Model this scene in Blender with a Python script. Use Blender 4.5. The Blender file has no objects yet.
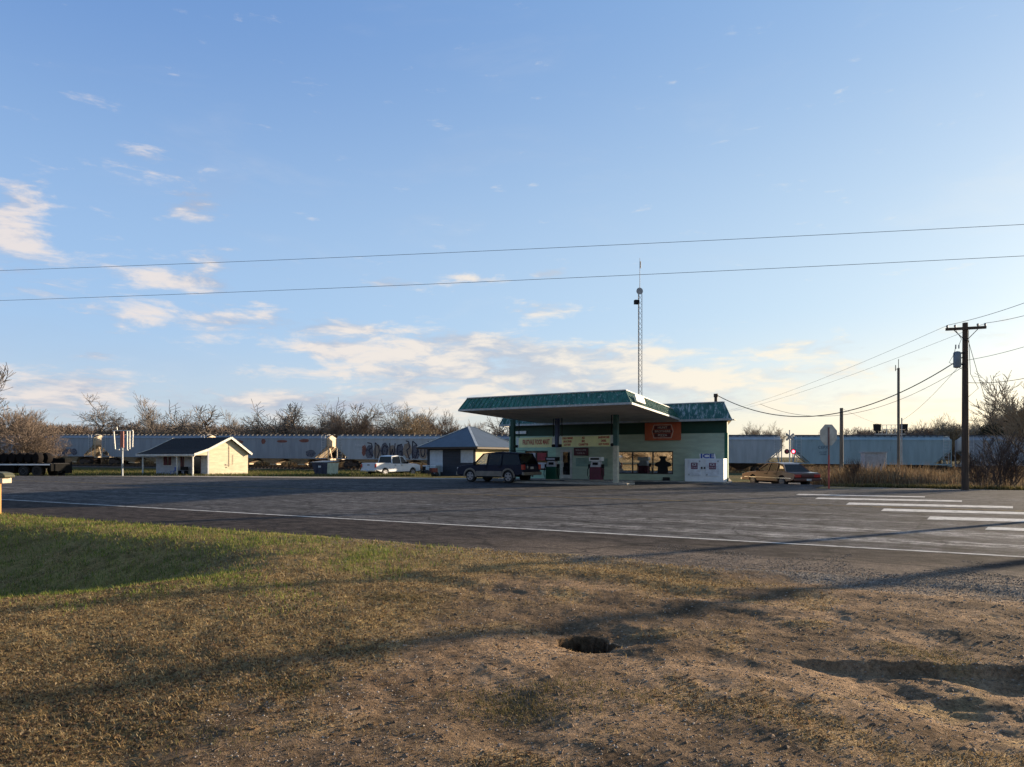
import bpy, bmesh, math, random
import numpy as np
from mathutils import Vector, Matrix
R = math.radians
PI = math.pi
random.seed(7)
sc = bpy.context.scene
COL = sc.collection
F, CX, HY, EYE = 710.0, 512.0, 457.0, 1.6

def G(px, py):
    """ground point seen at a pixel of the photograph (flat ground)"""
    D = EYE * F / (py - HY)
    return ((px - CX) / F * D, D)

# ---------------------------------------------------------------- materials
def nmat(name):
    m = bpy.data.materials.new(name); m.use_nodes = True
    nt = m.node_tree
    return m, nt, nt.nodes['Principled BSDF']

class NT:
    def __init__(s, nt): s.nt = nt
    def n(s, t, **kw):
        nd = s.nt.nodes.new(t)
        for k, v in kw.items(): setattr(nd, k, v)
        return nd
    def l(s, a, b): s.nt.links.new(a, b)
    def inp(s, sock, v):
        if isinstance(v, (int, float, tuple, list)): sock.default_value = v
        else: s.l(v, sock)
    def m(s, op, a, b=None, c=None, clamp=False):
        nd = s.n('ShaderNodeMath', operation=op, use_clamp=clamp)
        s.inp(nd.inputs[0], a)
        if b is not None: s.inp(nd.inputs[1], b)
        if c is not None: s.inp(nd.inputs[2], c)
        return nd.outputs[0]
    def noise(s, vec, scale, detail=4, rough=0.55, dist=0.0):
        nd = s.n('ShaderNodeTexNoise')
        if vec is not None: s.l(vec, nd.inputs['Vector'])
        nd.inputs['Scale'].default_value = scale; nd.inputs['Detail'].default_value = detail
        nd.inputs['Roughness'].default_value = rough; nd.inputs['Distortion'].default_value = dist
        return nd.outputs['Fac']
    def ramp(s, fac, a, b, lo=0.0, hi=1.0):
        nd = s.n('ShaderNodeMapRange', interpolation_type='SMOOTHSTEP')
        s.inp(nd.inputs['Value'], fac)
        nd.inputs['From Min'].default_value = a; nd.inputs['From Max'].default_value = b
        nd.inputs['To Min'].default_value = lo; nd.inputs['To Max'].default_value = hi
        return nd.outputs['Result']
    def mix(s, fac, a, b, bt='MIX'):
        nd = s.n('ShaderNodeMix', data_type='RGBA', blend_type=bt)
        s.inp(nd.inputs['Factor'], fac)
        def c(v): return (*v, 1) if isinstance(v, tuple) and len(v) == 3 else v
        s.inp(nd.inputs['A'], c(a)); s.inp(nd.inputs['B'], c(b))
        return nd.outputs['Result']
    def mapping(s, vec, scale=(1, 1, 1), rot=(0, 0, 0)):
        nd = s.n('ShaderNodeMapping'); s.l(vec, nd.inputs['Vector'])
        nd.inputs['Scale'].default_value = scale; nd.inputs['Rotation'].default_value = rot
        return nd.outputs['Vector']
    def bump(s, h, strength, dist, bs):
        nd = s.n('ShaderNodeBump'); s.l(h, nd.inputs['Height'])
        nd.inputs['Strength'].default_value = strength; nd.inputs['Distance'].default_value = dist
        s.l(nd.outputs['Normal'], bs.inputs['Normal'])

def mat(name, col, rough=0.6, metal=0.0, var=0.18, scale=3.0, col2=None, amt=0.5, streak=(1, 1, 1), bump=0.0, bscale=40, spec=0.5, coat=0.0, emit=None, estr=0):
    """surface colour col, worn towards col2 by a noise (streak stretches the wear)"""
    m, nt, bs = nmat(name); T = NT(nt)
    co = T.n('ShaderNodeTexCoord').outputs['Object']
    v = T.mapping(co, streak)
    f = T.noise(v, scale, 5, 0.6)
    dark = tuple(c * (1 - var) for c in col); lite = tuple(min(1, c * (1 + var)) for c in col)
    c = T.mix(T.ramp(f, 0.3, 0.7), dark, lite)
    if col2 is not None:
        g = T.noise(v, scale * 2.3, 6, 0.7)
        c = T.mix(T.ramp(g, 1 - amt, 1 - amt + 0.12), c, col2)
    T.l(c, bs.inputs['Base Color'])
    bs.inputs['Roughness'].default_value = rough; bs.inputs['Metallic'].default_value = metal
    bs.inputs['Specular IOR Level'].default_value = spec
    bs.inputs['Coat Weight'].default_value = coat
    if bump: T.bump(T.noise(co, bscale, 4), bump, 0.02, bs)
    if emit:
        bs.inputs['Emission Color'].default_value = (*emit, 1); bs.inputs['Emission Strength'].default_value = estr
    return m

def siding_mat(name, col, pitch=0.2, vertical=False, col2=None, amt=0.4):
    """lap boards: fine shadow grooves by bump plus weathering"""
    m, nt, bs = nmat(name); T = NT(nt)
    co = T.n('ShaderNodeTexCoord').outputs['Object']
    sx = T.n('ShaderNodeSeparateXYZ'); T.l(co, sx.inputs[0])
    ax = T.m('ADD', sx.outputs['X'], sx.outputs['Y']) if vertical else sx.outputs['Z']
    saw = T.m('FRACT', T.m('DIVIDE', ax, pitch))
    T.bump(saw, 0.9, 0.02, bs)
    f = T.noise(T.mapping(co, (0.6, 0.6, 2.5)), 1.6, 5, 0.6)
    c = T.mix(T.ramp(f, 0.3, 0.7), tuple(x * 0.86 for x in col), tuple(x * 1.1 for x in col))
    if col2:
        g = T.noise(T.mapping(co, (3, 3, 0.6)), 2.2, 6, 0.7)
        c = T.mix(T.ramp(g, 1 - amt, 1 - amt + 0.15), c, col2)
    T.l(c, bs.inputs['Base Color']); bs.inputs['Roughness'].default_value = 0.7
    return m

def glass_mat(name, tint, refl=0.12, opac=0.5, rough=0.02):
    """tinted pane: part see-through, part dark film, part mirror"""
    m = bpy.data.materials.new(name); m.use_nodes = True; nt = m.node_tree; T = NT(nt)
    nt.nodes.remove(nt.nodes['Principled BSDF']); out = nt.nodes['Material Output']
    tr = T.n('ShaderNodeBsdfTransparent'); tr.inputs['Color'].default_value = (.88, .90, .88, 1)
    df = T.n('ShaderNodeBsdfDiffuse'); df.inputs['Color'].default_value = (*tint, 1)
    gl = T.n('ShaderNodeBsdfGlossy'); gl.inputs['Roughness'].default_value = rough; gl.inputs['Color'].default_value = (.9, .9, .9, 1)
    m1 = T.n('ShaderNodeMixShader'); m1.inputs[0].default_value = opac; T.l(tr.outputs[0], m1.inputs[1]); T.l(df.outputs[0], m1.inputs[2])
    lw = T.n('ShaderNodeFresnel'); lw.inputs['IOR'].default_value = 1.5
    fac = T.m('ADD', T.m('MULTIPLY', lw.outputs[0], 0.6), refl, clamp=True)
    m2 = T.n('ShaderNodeMixShader'); T.l(fac, m2.inputs[0]); T.l(m1.outputs[0], m2.inputs[1]); T.l(gl.outputs[0], m2.inputs[2])
    T.l(m2.outputs[0], out.inputs['Surface'])
    return m

def vc_mat(name, rough=0.9, spec=0.2, trans=0.0):
    m, nt, bs = nmat(name); T = NT(nt)
    a = T.n('ShaderNodeVertexColor'); a.layer_name = 'Col'
    T.l(a.outputs['Color'], bs.inputs['Base Color'])
    bs.inputs['Roughness'].default_value = rough; bs.inputs['Specular IOR Level'].default_value = spec
    if trans:
        tb = T.n('ShaderNodeBsdfTranslucent'); T.l(a.outputs['Color'], tb.inputs['Color']); ms = T.n('ShaderNodeMixShader'); ms.inputs[0].default_value = trans
        T.l(bs.outputs[0], ms.inputs[1]); T.l(tb.outputs[0], ms.inputs[2]); T.l(ms.outputs[0], nt.nodes['Material Output'].inputs['Surface'])
    return m

# ---------------------------------------------------------------- objects
def tag(o, label=None, cat=None, group=None, kind=None):
    if label: o['label'] = label
    if cat: o['category'] = cat
    if group: o['group'] = group
    if kind: o['kind'] = kind
    return o
def thing(name, label, cat, loc=(0, 0, 0), rz=0.0, group=None):
    o = bpy.data.objects.new(name, None); COL.objects.link(o)
    o.location = loc; o.rotation_euler = (0, 0, rz); o.empty_display_size = 0.3
    return tag(o, label, cat, group)
def copy_tree(o, parent=None):
    c = o.copy(); COL.objects.link(c); c.parent = parent
    for ch in list(o.children): copy_tree(ch, c)
    return c

class MB:
    def __init__(s): s.v = []; s.f = []
    def add(s, vs, fs):
        b = len(s.v); s.v += [tuple(p) for p in vs]; s.f += [tuple(i + b for i in q) for q in fs]; return s
    def box(s, x0, x1, y0, y1, z0, z1):
        v = [(x, y, z) for x in (x0, x1) for y in (y0, y1) for z in (z0, z1)]
        return s.add(v, [(0, 1, 3, 2), (4, 6, 7, 5), (0, 4, 5, 1), (2, 3, 7, 6), (0, 2, 6, 4), (1, 5, 7, 3)])
    def bar(s, a, b, w, h=None, up=(0, 0, 1)):
        """square bar from a to b"""
        h = h or w; a = Vector(a); b = Vector(b); d = (b - a).normalized(); u = Vector(up)
        if abs(d.dot(u)) > 0.99: u = Vector((1, 0, 0))
        x = d.cross(u).normalized(); y = x.cross(d).normalized()
        q = []
        for p in (a, b):
            for i, j in ((-1, -1), (1, -1), (1, 1), (-1, 1)): q.append(p + x * i * w / 2 + y * j * h / 2)
        return s.add(q, [(3, 2, 1, 0), (4, 5, 6, 7), (0, 1, 5, 4), (1, 2, 6, 5), (2, 3, 7, 6), (3, 0, 4, 7)])
    def tube(s, pts, r, n=8, r1=None, cap=True):
        pts = [Vector(p) for p in pts]; m = len(pts); b = len(s.v)
        for i, p in enumerate(pts):
            d = (pts[min(i + 1, m - 1)] - pts[max(i - 1, 0)]).normalized()
            u = Vector((0, 0, 1)) if abs(d.z) < 0.9 else Vector((1, 0, 0))
            x = d.cross(u).normalized(); y = x.cross(d)
            rr = r if r1 is None else r + (r1 - r) * i / (m - 1)
            for k in range(n):
                t = 2 * PI * k / n; s.v.append(tuple(p + x * rr * math.cos(t) + y * rr * math.sin(t)))
        for i in range(m - 1):
            for k in range(n):
                k2 = (k + 1) % n; s.f.append((b + i * n + k, b + i * n + k2, b + (i + 1) * n + k2, b + (i + 1) * n + k))
        if cap: s.f.append(tuple(b + k for k in range(n))[::-1]); s.f.append(tuple(b + (m - 1) * n + k for k in range(n)))
        return s
    def lathe(s, c, prof, n=16, axis='z'):
        """prof: (r, h) pairs round an axis through c"""
        b = len(s.v)
        for r, h in prof:
            for k in range(n):
                t = 2 * PI * k / n; a, e = r * math.cos(t), r * math.sin(t)
                s.v.append((c[0] + a, c[1] + e, c[2] + h) if axis == 'z' else (c[0] + a, c[1] + h, c[2] + e) if axis == 'y' else (c[0] + h, c[1] + a, c[2] + e))
        for i in range(len(prof) - 1):
            for k in range(n):
                k2 = (k + 1) % n; s.f.append((b + i * n + k, b + i * n + k2, b + (i + 1) * n + k2, b + (i + 1) * n + k))
        s.f.append(tuple(b + k for k in range(n))[::-1]); s.f.append(tuple(b + (len(prof) - 1) * n + k for k in range(n)))
        return s
    def prism(s, poly, a0, a1, axis='y'):
        """poly of (p, q) pairs swept along an axis: y -> (x,z), x -> (y,z), z -> (x,y)"""
        n = len(poly)
        def P(p, q, h): return (p, h, q) if axis == 'y' else (h, p, q) if axis == 'x' else (p, q, h)
        v = [P(p, q, a0) for p, q in poly] + [P(p, q, a1) for p, q in poly]
        return s.add(v, [tuple(range(n))[::-1], tuple(range(n, 2 * n))] + [(i, (i + 1) % n, n + (i + 1) % n, n + i) for i in range(n)])
    def quad(s, a, b, c, d): return s.add([a, b, c, d], [(0, 1, 2, 3)])
    def slab(s, pts, t, n=None):
        """a thin plate over a polygon, thickness t along its normal"""
        pts = [Vector(p) for p in pts]
        n = Vector(n) if n else (pts[1] - pts[0]).cross(pts[2] - pts[0]).normalized()
        k = len(pts)
        return s.add(pts + [p + n * t for p in pts], [tuple(range(k))[::-1], tuple(range(k, 2 * k))] + [(i, (i + 1) % k, k + (i + 1) % k, k + i) for i in range(k)])
    def build(s, name, m, parent=None, bevel=0.0, smooth=False, loc=None, seg=2):
        me = bpy.data.meshes.new(name); me.from_pydata(s.v, [], s.f)
        bm = bmesh.new(); bm.from_mesh(me); bmesh.ops.recalc_face_normals(bm, faces=bm.faces); bm.to_mesh(me); bm.free()
        if smooth:
            for p in me.polygons: p.use_smooth = True
            try: me.set_sharp_from_angle(angle=R(35))
            except Exception: pass
        me.materials.append(m)
        o = bpy.data.objects.new(name, me); COL.objects.link(o)
        if parent: o.parent = parent
        if loc: o.location = loc
        if bevel:
            b = o.modifiers.new('bevel', 'BEVEL'); b.width = bevel; b.segments = seg; b.limit_method = 'ANGLE'; b.angle_limit = R(30); b.harden_normals = smooth
        return o

def npmesh(name, V, Fc, m, col=None, parent=None, smooth=False):
    """V (N,3), Fc (M,k) index array"""
    V = np.asarray(V, np.float32); Fc = np.asarray(Fc, np.int32); k = Fc.shape[1]
    me = bpy.data.meshes.new(name)
    me.vertices.add(len(V)); me.vertices.foreach_set('co', V.ravel())
    me.loops.add(Fc.size); me.loops.foreach_set('vertex_index', Fc.ravel())
    me.polygons.add(len(Fc)); me.polygons.foreach_set('loop_start', np.arange(len(Fc), dtype=np.int32) * k)
    me.polygons.foreach_set('loop_total', np.full(len(Fc), k, np.int32))
    me.polygons.foreach_set('use_smooth', np.full(len(Fc), smooth, bool))
    me.update(calc_edges=True)
    if col is not None:
        a = me.color_attributes.new('Col', 'FLOAT_COLOR', 'POINT')
        c = np.ones((len(V), 4), np.float32); c[:, :3] = col; a.data.foreach_set('color', c.ravel())
    me.materials.append(m)
    o = bpy.data.objects.new(name, me); COL.objects.link(o)
    if parent: o.parent = parent
    return o

def text(name, body, size, m, parent, loc, rot=(R(90), 0, 0), depth=0.004, align='CENTER', sx=1.0, bold=0.0):
    cu = bpy.data.curves.new(name, 'FONT'); cu.body = body; cu.size = size; cu.extrude = depth; cu.offset = bold
    cu.align_x = align; cu.align_y = 'CENTER'; cu.resolution_u = 3
    t = bpy.data.objects.new('tmp', cu); COL.objects.link(t)
    dg = bpy.context.evaluated_depsgraph_get(); dg.update()
    me = bpy.data.meshes.new_from_object(t.evaluated_get(dg)); bpy.data.objects.remove(t)
    me.name = name; me.materials.clear(); me.materials.append(m)
    o = bpy.data.objects.new(name, me); COL.objects.link(o); o.parent = parent; o.location = loc; o.rotation_euler = rot; o.scale = (sx, 1, 1)
    return o

# ---------------------------------------------------------------- terrain
DIRU = (0.872, -0.489)          # along the road, to the right and nearer
def S(t):
    t = np.clip(t, 0, 1); return t * t * (3 - 2 * t)
EXPO = 1.05
rs = np.random.RandomState(3)
def hash2(ix, iy, seed):
    h = (ix * 374761393 + iy * 668265263 + seed * 1274126177) & 0x7fffffff
    h = ((h ^ (h >> 13)) * 1103515245) & 0x7fffffff
    return ((h ^ (h >> 16)) & 0xffff) / 65535.0
def vnoise(x, y, f, seed=0):
    x = np.asarray(x, float) * f; y = np.asarray(y, float) * f
    ix = np.floor(x).astype(np.int64); iy = np.floor(y).astype(np.int64)
    u = x - ix; v = y - iy; u = u * u * (3 - 2 * u); v = v * v * (3 - 2 * v)
    a = hash2(ix, iy, seed); b = hash2(ix + 1, iy, seed); c = hash2(ix, iy + 1, seed); d = hash2(ix + 1, iy + 1, seed)
    return (a * (1 - u) + b * u) * (1 - v) + (c * (1 - u) + d * u) * v - 0.5
def fbm(x, y, f, o=4, seed=0, g=0.5):
    s = 0; a = 1.0
    for i in range(o): s = s + a * vnoise(x, y, f * 2 ** i, seed + i * 17); a *= g
    return s
def ml(X, Y): return .489 * X + .872 * Y, .872 * X - .489 * Y
TR0 = (-64.2, 112.0); TRD = (.972, -.236)
def track(X, Y):
    """distance along and across the railway"""
    dx, dy = X - TR0[0], Y - TR0[1]
    return dx * TRD[0] + dy * TRD[1], dx * .236 + dy * .972
def zrail(s): return .45 - .95 * np.clip(s, -60, 200) / 110.0
def gullymask(X, Y):
    wx = X + .25 * fbm(X, Y, 1.6, 3, 40); wy = Y + .16 * fbm(X, Y, 2.2, 3, 41)
    back = S((5.62 - .06 * (wx - 2) - wy) / .13)
    left = S((wx - (2.0 + .35 * (5.3 - wy))) / .75)
    front = S((wy - (2.6 + .12 * wx)) / 1.6)
    right = S((5.2 - wx) / .9)
    return back * left * front * right
def holemask(X, Y):
    hx = X - .64; hy = Y - 6.27
    r = np.sqrt((hx / .27) ** 2 + (hy / .27) ** 2) + .45 * fbm(X, Y, 4, 3, 60)
    return S((1.05 - r) / .13), r
def zfun(X, Y):
    X = np.asarray(X, float); Y = np.asarray(Y, float); m, l = ml(X, Y)
    wob = .35 * fbm(X, Y, .7, 3, 5)
    near = S((11.1 + wob - m) / .9)
    z = -.03 + near * (.045)
    rough = .055 * fbm(X, Y, .55, 3, 9) + .030 * fbm(X, Y, 2.5, 4, 11, .6)
    z = z + near * rough * (.55 + .45 * S((9.5 - m) / 2))
    ditch = S((9.1 + .3 * wob - m) / 2.8) * S((m - 3.7) / 1.8) * S((-7.6 - l + wob * 1.2) / 4.2)
    z = z - .80 * ditch
    # low rims and ruts on the driveway
    dr = near * S((l + 8) / 3)
    z = z + dr * .018 * np.sin((m * 1.0 + 1.2 * fbm(X, Y, .4, 2, 21)) * 5.0) * S((m - 6) / 2)
    z = z - .12 * gullymask(X, Y) * (1 + .45 * fbm(X, Y, 2.0, 4, 77)) + .045 * gullymask(X, Y) * np.abs(fbm(X * .6 - Y * .6, X * .5 + Y * 1.6, 4, 3, 78))
    z = z + .045 * S(1 - np.abs(l - 1.2 - .3 * wob) / .9) * S((5 - Y) / 1.0) * near
    hm, r = holemask(X, Y)
    z = z - 1.7 * hm - .07 * S((2.7 - r) / 1.8) - .02 * S(1 - np.hypot((X - 1.05) / .45, (Y - 6.3) / .35))
    # beyond the road
    dip = np.maximum(S((m - 47) / 6) * S((X + 12) / 10), S((Y - 59) / 8))
    dip = np.maximum(dip, .8 * S((m - 42.6) / 4) * S((X - 14.9) / 1.6))
    far = 1 - near
    z = z - .25 * dip + far * dip * .08 * fbm(X, Y, .2, 3, 31)
    s, q = track(X, Y)
    b = S((8 - np.abs(q)) / 5.0) * (Y > 50)
    z = z * (1 - b) + (zrail(s) - .42) * b
    return z
def gz(x, y): return float(zfun(np.array([x]), np.array([y]))[0])

xs = np.concatenate([-np.geomspace(3500, 9.2, 60), np.arange(-9, -3, .05), np.arange(-3, 5.6, .024), np.arange(5.6, 12, .06), np.geomspace(12.1, 3500, 60)])
ys = np.concatenate([-np.geomspace(3000, 3, 30), np.linspace(-2, 2.4, 14), np.arange(2.5, 7.2, .022), np.arange(7.2, 13.5, .045), np.arange(13.5, 24, .15), np.arange(24, 135, 1.1), np.geomspace(136, 4000, 30)])
GX, GY = np.meshgrid(xs, ys)
GZ = zfun(GX, GY)
ny, nx = GX.shape
idx = np.arange(nx * ny).reshape(ny, nx)
FQ = np.stack([idx[:-1, :-1], idx[:-1, 1:], idx[1:, 1:], idx[1:, :-1]], -1).reshape(-1, 4)
# what grows or lies where: straw, green grass, bare dirt, gravel
def cover(X, Y):
    m, l = ml(X, Y)
    n1 = fbm(X, Y, .45, 4, 51); n2 = fbm(X, Y, 1.7, 4, 52); n3 = fbm(X, Y, 6, 3, 53)
    straw = S((-1.9 - l + 4.5 * n1 + 2.5 * n2) / 3.6) * .95
    straw = np.maximum(straw, .45 * S((n1 + .7 * n2 - .06) / .25) * S((3.5 - l) / 3) * S((9.4 - m) / 1))
    green = S((-6.6 - l + 3 * n1 + 1.5 * n2) / 3.0) * S((m - 3.9 + 1.2 * n2) / 1.4) 
    green = green * (.45 + .55 * S((n2 + n3 * .6 + .15) / .4))
    gravel = S((l - 1.0 + 2.5 * n1) / 2) * S((m - 5.0 + 1.5 * n2) / 1.0) * S((n2 + n3 * .5 + .35) / .5) * (1 - gullymask(X, Y))
    gravel = np.maximum(gravel, S((m - 9.4 + .9 * n2) / .8))
    return np.clip(straw, 0, 1), np.clip(green, 0, 1), np.clip(gravel, 0, 1)
st, gr, gv = cover(GX, GY)
n2 = fbm(GX, GY, 1.7, 4, 52)[..., None]; n3 = fbm(GX, GY, 8, 3, 54)[..., None]; n4 = fbm(GX, GY, .8, 4, 57)[..., None]
dirt = np.array([.28, .19, .118]) * (1 + .5 * n2 + .5 * n3) + np.array([.05, .037, .025]) * np.clip(n4 * 3, -1, 1)
dirt = dirt * (1 - .45 * S((n4 + .1) / .3)) 
strawc = np.array([.30, .215, .10]) * (1 + .6 * n3 + .4 * n2)
greenc = np.array([.17, .17, .045]) * (1 + .6 * n3)
gravc = np.array([.20, .175, .15]) * (1 + .5 * n3)
C = dirt * (1 - gv[..., None]) + gravc * gv[..., None]
C = C * (1 - st[..., None]) + strawc * st[..., None]
C = C * (1 - .6 * gr[..., None]) + greenc * .6 * gr[..., None]
_h, hmk = holemask(GX, GY); hmk = S((1.12 - hmk) / .12); C = C * (1 - hmk[..., None]) + np.array([.012, .009, .007]) * hmk[..., None]     # shade of the hole painted in as near-black colour
farm = S((GY - 40) / 15)[..., None]
fn = fbm(GX, GY, .12, 3, 71)[..., None]
C = C * (1 - farm) + (np.array([.115, .10, .045]) + np.array([.03, .012, .005]) * fn * 2) * farm
gm, gnt, gbs = nmat('soil'); T = NT(gnt)
a = T.n('ShaderNodeVertexColor'); a.layer_name = 'Col'
co = T.n('ShaderNodeTexCoord').outputs['Object']
fn1 = T.noise(co, 28, 6, .65); fn2 = T.noise(co, 110, 4, .6)
k = T.m('MULTIPLY', T.ramp(fn1, .28, .72, .62, 1.38), T.ramp(fn2, .25, .75, .7, 1.3))
cc = T.n('ShaderNodeMix', data_type='RGBA', blend_type='MULTIPLY'); cc.inputs['Factor'].default_value = 1
T.l(a.outputs['Color'], cc.inputs['A']); T.l(k, cc.inputs['B']); T.l(cc.outputs['Result'], gbs.inputs['Base Color'])
gbs.inputs['Roughness'].default_value = .95; gbs.inputs['Specular IOR Level'].default_value = .04
hh = T.m('ADD', T.m('MULTIPLY', fn1, 1.0), T.m('MULTIPLY', fn2, .35)); T.bump(hh, .9, .035, gbs)
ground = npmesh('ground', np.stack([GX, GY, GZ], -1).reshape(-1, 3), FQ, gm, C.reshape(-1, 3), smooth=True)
tag(ground, kind='structure')

# ---- asphalt: highway with the forecourt running into it
def asphalt_mat(name, base, shoulder=False):
    m, nt, bs = nmat(name); T = NT(nt)
    co = T.n('ShaderNodeTexCoord').outputs['Object']
    v = T.mapping(co, (1, 1, 1), (0, 0, R(29.3)))      # x along the road, y across
    sx = T.n('ShaderNodeSeparateXYZ'); T.l(v, sx.inputs[0]); acr = sx.outputs['Y']
    lng = T.mapping(v, (.05, 1.0, 1))
    f1 = T.noise(lng, 1.1, 5, .6); f2 = T.noise(v, .35, 5, .6); f3 = T.noise(v, 45, 3, .6)
    c = T.mix(T.ramp(f1, .3, .7), tuple(x * .72 for x in base), tuple(x * 1.3 for x in base))
    c = T.mix(T.m('MULTIPLY', T.ramp(f2, .45, .62), .6), c, tuple(x * 1.6 for x in base))
    g4 = T.noise(T.mapping(v, (.35, 1.6, 1)), 2.2, 7, .75); c = T.mix(T.m('MULTIPLY', T.ramp(g4, .5, .66), .55), c, tuple(x * 2.0 for x in base)); c = T.mix(T.m('MULTIPLY', T.ramp(g4, .48, .34), .55), c, tuple(x * .45 for x in base))
    # worn wheel tracks, with low-sun glare painted in as pale streaks
    for y0, w, s in ((15.4, .8, 1.0), (17.5, .9, 1.0), (19.9, .5, .4), (22.0, .5, .4)):
        d = T.m('ABSOLUTE', T.m('SUBTRACT', acr, y0)); wv = T.m('ADD', d, T.m('MULTIPLY', T.m('SUBTRACT', T.noise(T.mapping(v, (.3, 2, 1)), 1.5, 5, .7), .5), 1.6))
        k = T.m('MULTIPLY', T.ramp(wv, w, 0.0), T.ramp(T.noise(T.mapping(v, (.5, 3, 1)), 2.2, 8, .8), .44, .58))
        along = T.ramp(sx.outputs['X'], -12, 2, .12, 1.0)
        c = T.mix(T.m('MULTIPLY', T.m('MULTIPLY', k, s), along), c, (.40, .38, .36))
    # chip-seal shoulder, browner and rougher
    c = T.mix(T.ramp(acr, 14.05, 13.8), c, (base[0] * .74, base[1] * .62, base[2] * .54))
    g5 = T.noise(T.mapping(v, (.6, 1, 1)), 3.2, 8, .8); cm = T.n('ShaderNodeMix', data_type='RGBA', blend_type='MULTIPLY'); cm.inputs['Factor'].default_value = 1; T.l(c, cm.inputs['A']); T.l(T.ramp(g5, .36, .64, .40, 1.75), cm.inputs['B']); c = cm.outputs['Result']
    # dirt and gravel carried onto the pavement from the drive
    du = T.m('ADD', acr, T.m('MULTIPLY', T.m('SUBTRACT', T.noise(T.mapping(v, (.35, 1, 1)), 1.1, 8, .72), .5), 5.5))
    dm = T.m('MULTIPLY', T.ramp(du, 12.9, 11.2), T.ramp(sx.outputs['X'], -9, -3))
    dc = T.mix(T.ramp(T.noise(v, 9, 6, .7), .35, .65), (.13, .10, .08), (.25, .19, .14))
    c = T.mix(T.m('MULTIPLY', dm, .85), c, dc)
    # cracks and tar seams
    vo = T.n('ShaderNodeTexVoronoi', feature='DISTANCE_TO_EDGE'); vo.inputs['Scale'].default_value = .33
    ds = T.n('ShaderNodeVectorMath', operation='ADD'); T.l(v, ds.inputs[0])
    nz = T.n('ShaderNodeTexNoise'); nz.inputs['Scale'].default_value = 1.2; nz.inputs['Detail'].default_value = 5; T.l(v, nz.inputs['Vector']); T.l(nz.outputs['Color'], ds.inputs[1])
    T.l(ds.outputs[0], vo.inputs['Vector'])
    ck = T.ramp(vo.outputs['Distance'], .022, .0)
    c = T.mix(T.m('MULTIPLY', ck, .6), c, (.012, .012, .013))
    k3 = T.m('MULTIPLY', T.ramp(f3, .3, .7, .45, 1.6), T.ramp(T.noise(v, 14, 4, .7), .3, .7, .75, 1.25))
    cc = T.n('ShaderNodeMix', data_type='RGBA', blend_type='MULTIPLY'); cc.inputs['Factor'].default_value = 1
    T.l(c, cc.inputs['A']); T.l(k3, cc.inputs['B']); T.l(cc.outputs['Result'], bs.inputs['Base Color'])
    bs.inputs['Roughness'].default_value = .9; bs.inputs['Specular IOR Level'].default_value = .07
    T.bump(T.noise(v, 60, 4, .7), .5, .012, bs)
    return m
def road_pt(m, l): return (.489 * m + .872 * l, .872 * m - .489 * l)
ra = random.Random(5)
near_edge = [road_pt(10.35 + .18 * math.sin(l * .9) + ra.uniform(-.12, .12), l) for l in np.concatenate([np.linspace(-500, -30, 12), np.arange(-28, 14, .7), np.linspace(15, 400, 12)])]
far_edge = [road_pt(41.5, 400), road_pt(41.2, 60), G(1180, 491.2), G(1024, 490.2), G(930, 489.6), G(860, 489), G(815, 488.6), (17.9, 40.6), (15.6, 43.6), (14.9, 45.6)]
far_edge += [(12.4, 44.9), (-2, 53.3), G(470, 479.6), G(430, 479.6), G(380, 478.9), G(300, 478.2), G(200, 477.3), G(100, 476.7), G(0, 476.1), G(-150, 475.4), road_pt(28, -500)]
b = MB(); b.add([(x, y, 0.0) for x, y in near_edge + far_edge], [tuple(range(len(near_edge) + len(far_edge)))])
me_asph = asphalt_mat('asphalt', (.060, .058, .059))
road = b.build('road', me_asph); tag(road, kind='structure')
bm = bmesh.new(); bm.from_mesh(road.data); bmesh.ops.triangulate(bm, faces=bm.faces)
for f in bm.faces:
    if f.normal.z < 0: f.normal_flip()
bm.to_mesh(road.data); bm.free()

# side street over the railway crossing, between the store and the stop sign
sm = mat('street_dust', (.17, .14, .11), .9, var=.2, scale=.8, bump=.4)
b = MB(); st_pts = [(13.6, 46.0), (15.4, 43.7), (17.7, 40.5), (18.1, 40.2), (19.2, 41.6), (25.5, 55), (31, 68), (35.5, 82), (38, 92), (33, 93), (29.5, 83), (24.5, 68), (18.6, 56), (15.0, 48)]
n = 26; Lf = []; Rt = []
for i in range(n + 1):
    t = i / n; y = 43 + t * 55
    xl = np.interp(y, [43, 46, 56, 68, 83, 98], [15.9, 14.9, 19.2, 24.6, 30.6, 35.5]); xr = np.interp(y, [41.3, 55, 68, 82, 98], [19.0, 25.5, 31, 36.5, 41.5])
    Lf.append((float(xl), y)); Rt.append((float(xr), y))
v = []
for (p, q) in zip(Lf, Rt):
    for k in range(6):
        x = p[0] + (q[0] - p[0]) * k / 5; y = p[1]
        s_, q_ = track(x, y); z = gz(x, y) + .035
        if abs(q_) < 9: z = max(z, float(zrail(s_)) + .0 - max(0, abs(q_) - 1.6) * .09)
        v.append((x, y, z))
b.add(v, [(i * 6 + k, i * 6 + k + 1, (i + 1) * 6 + k + 1, (i + 1) * 6 + k) for i in range(n) for k in range(5)])
tag(b.build('side_street', sm, smooth=True), kind='structure')

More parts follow.
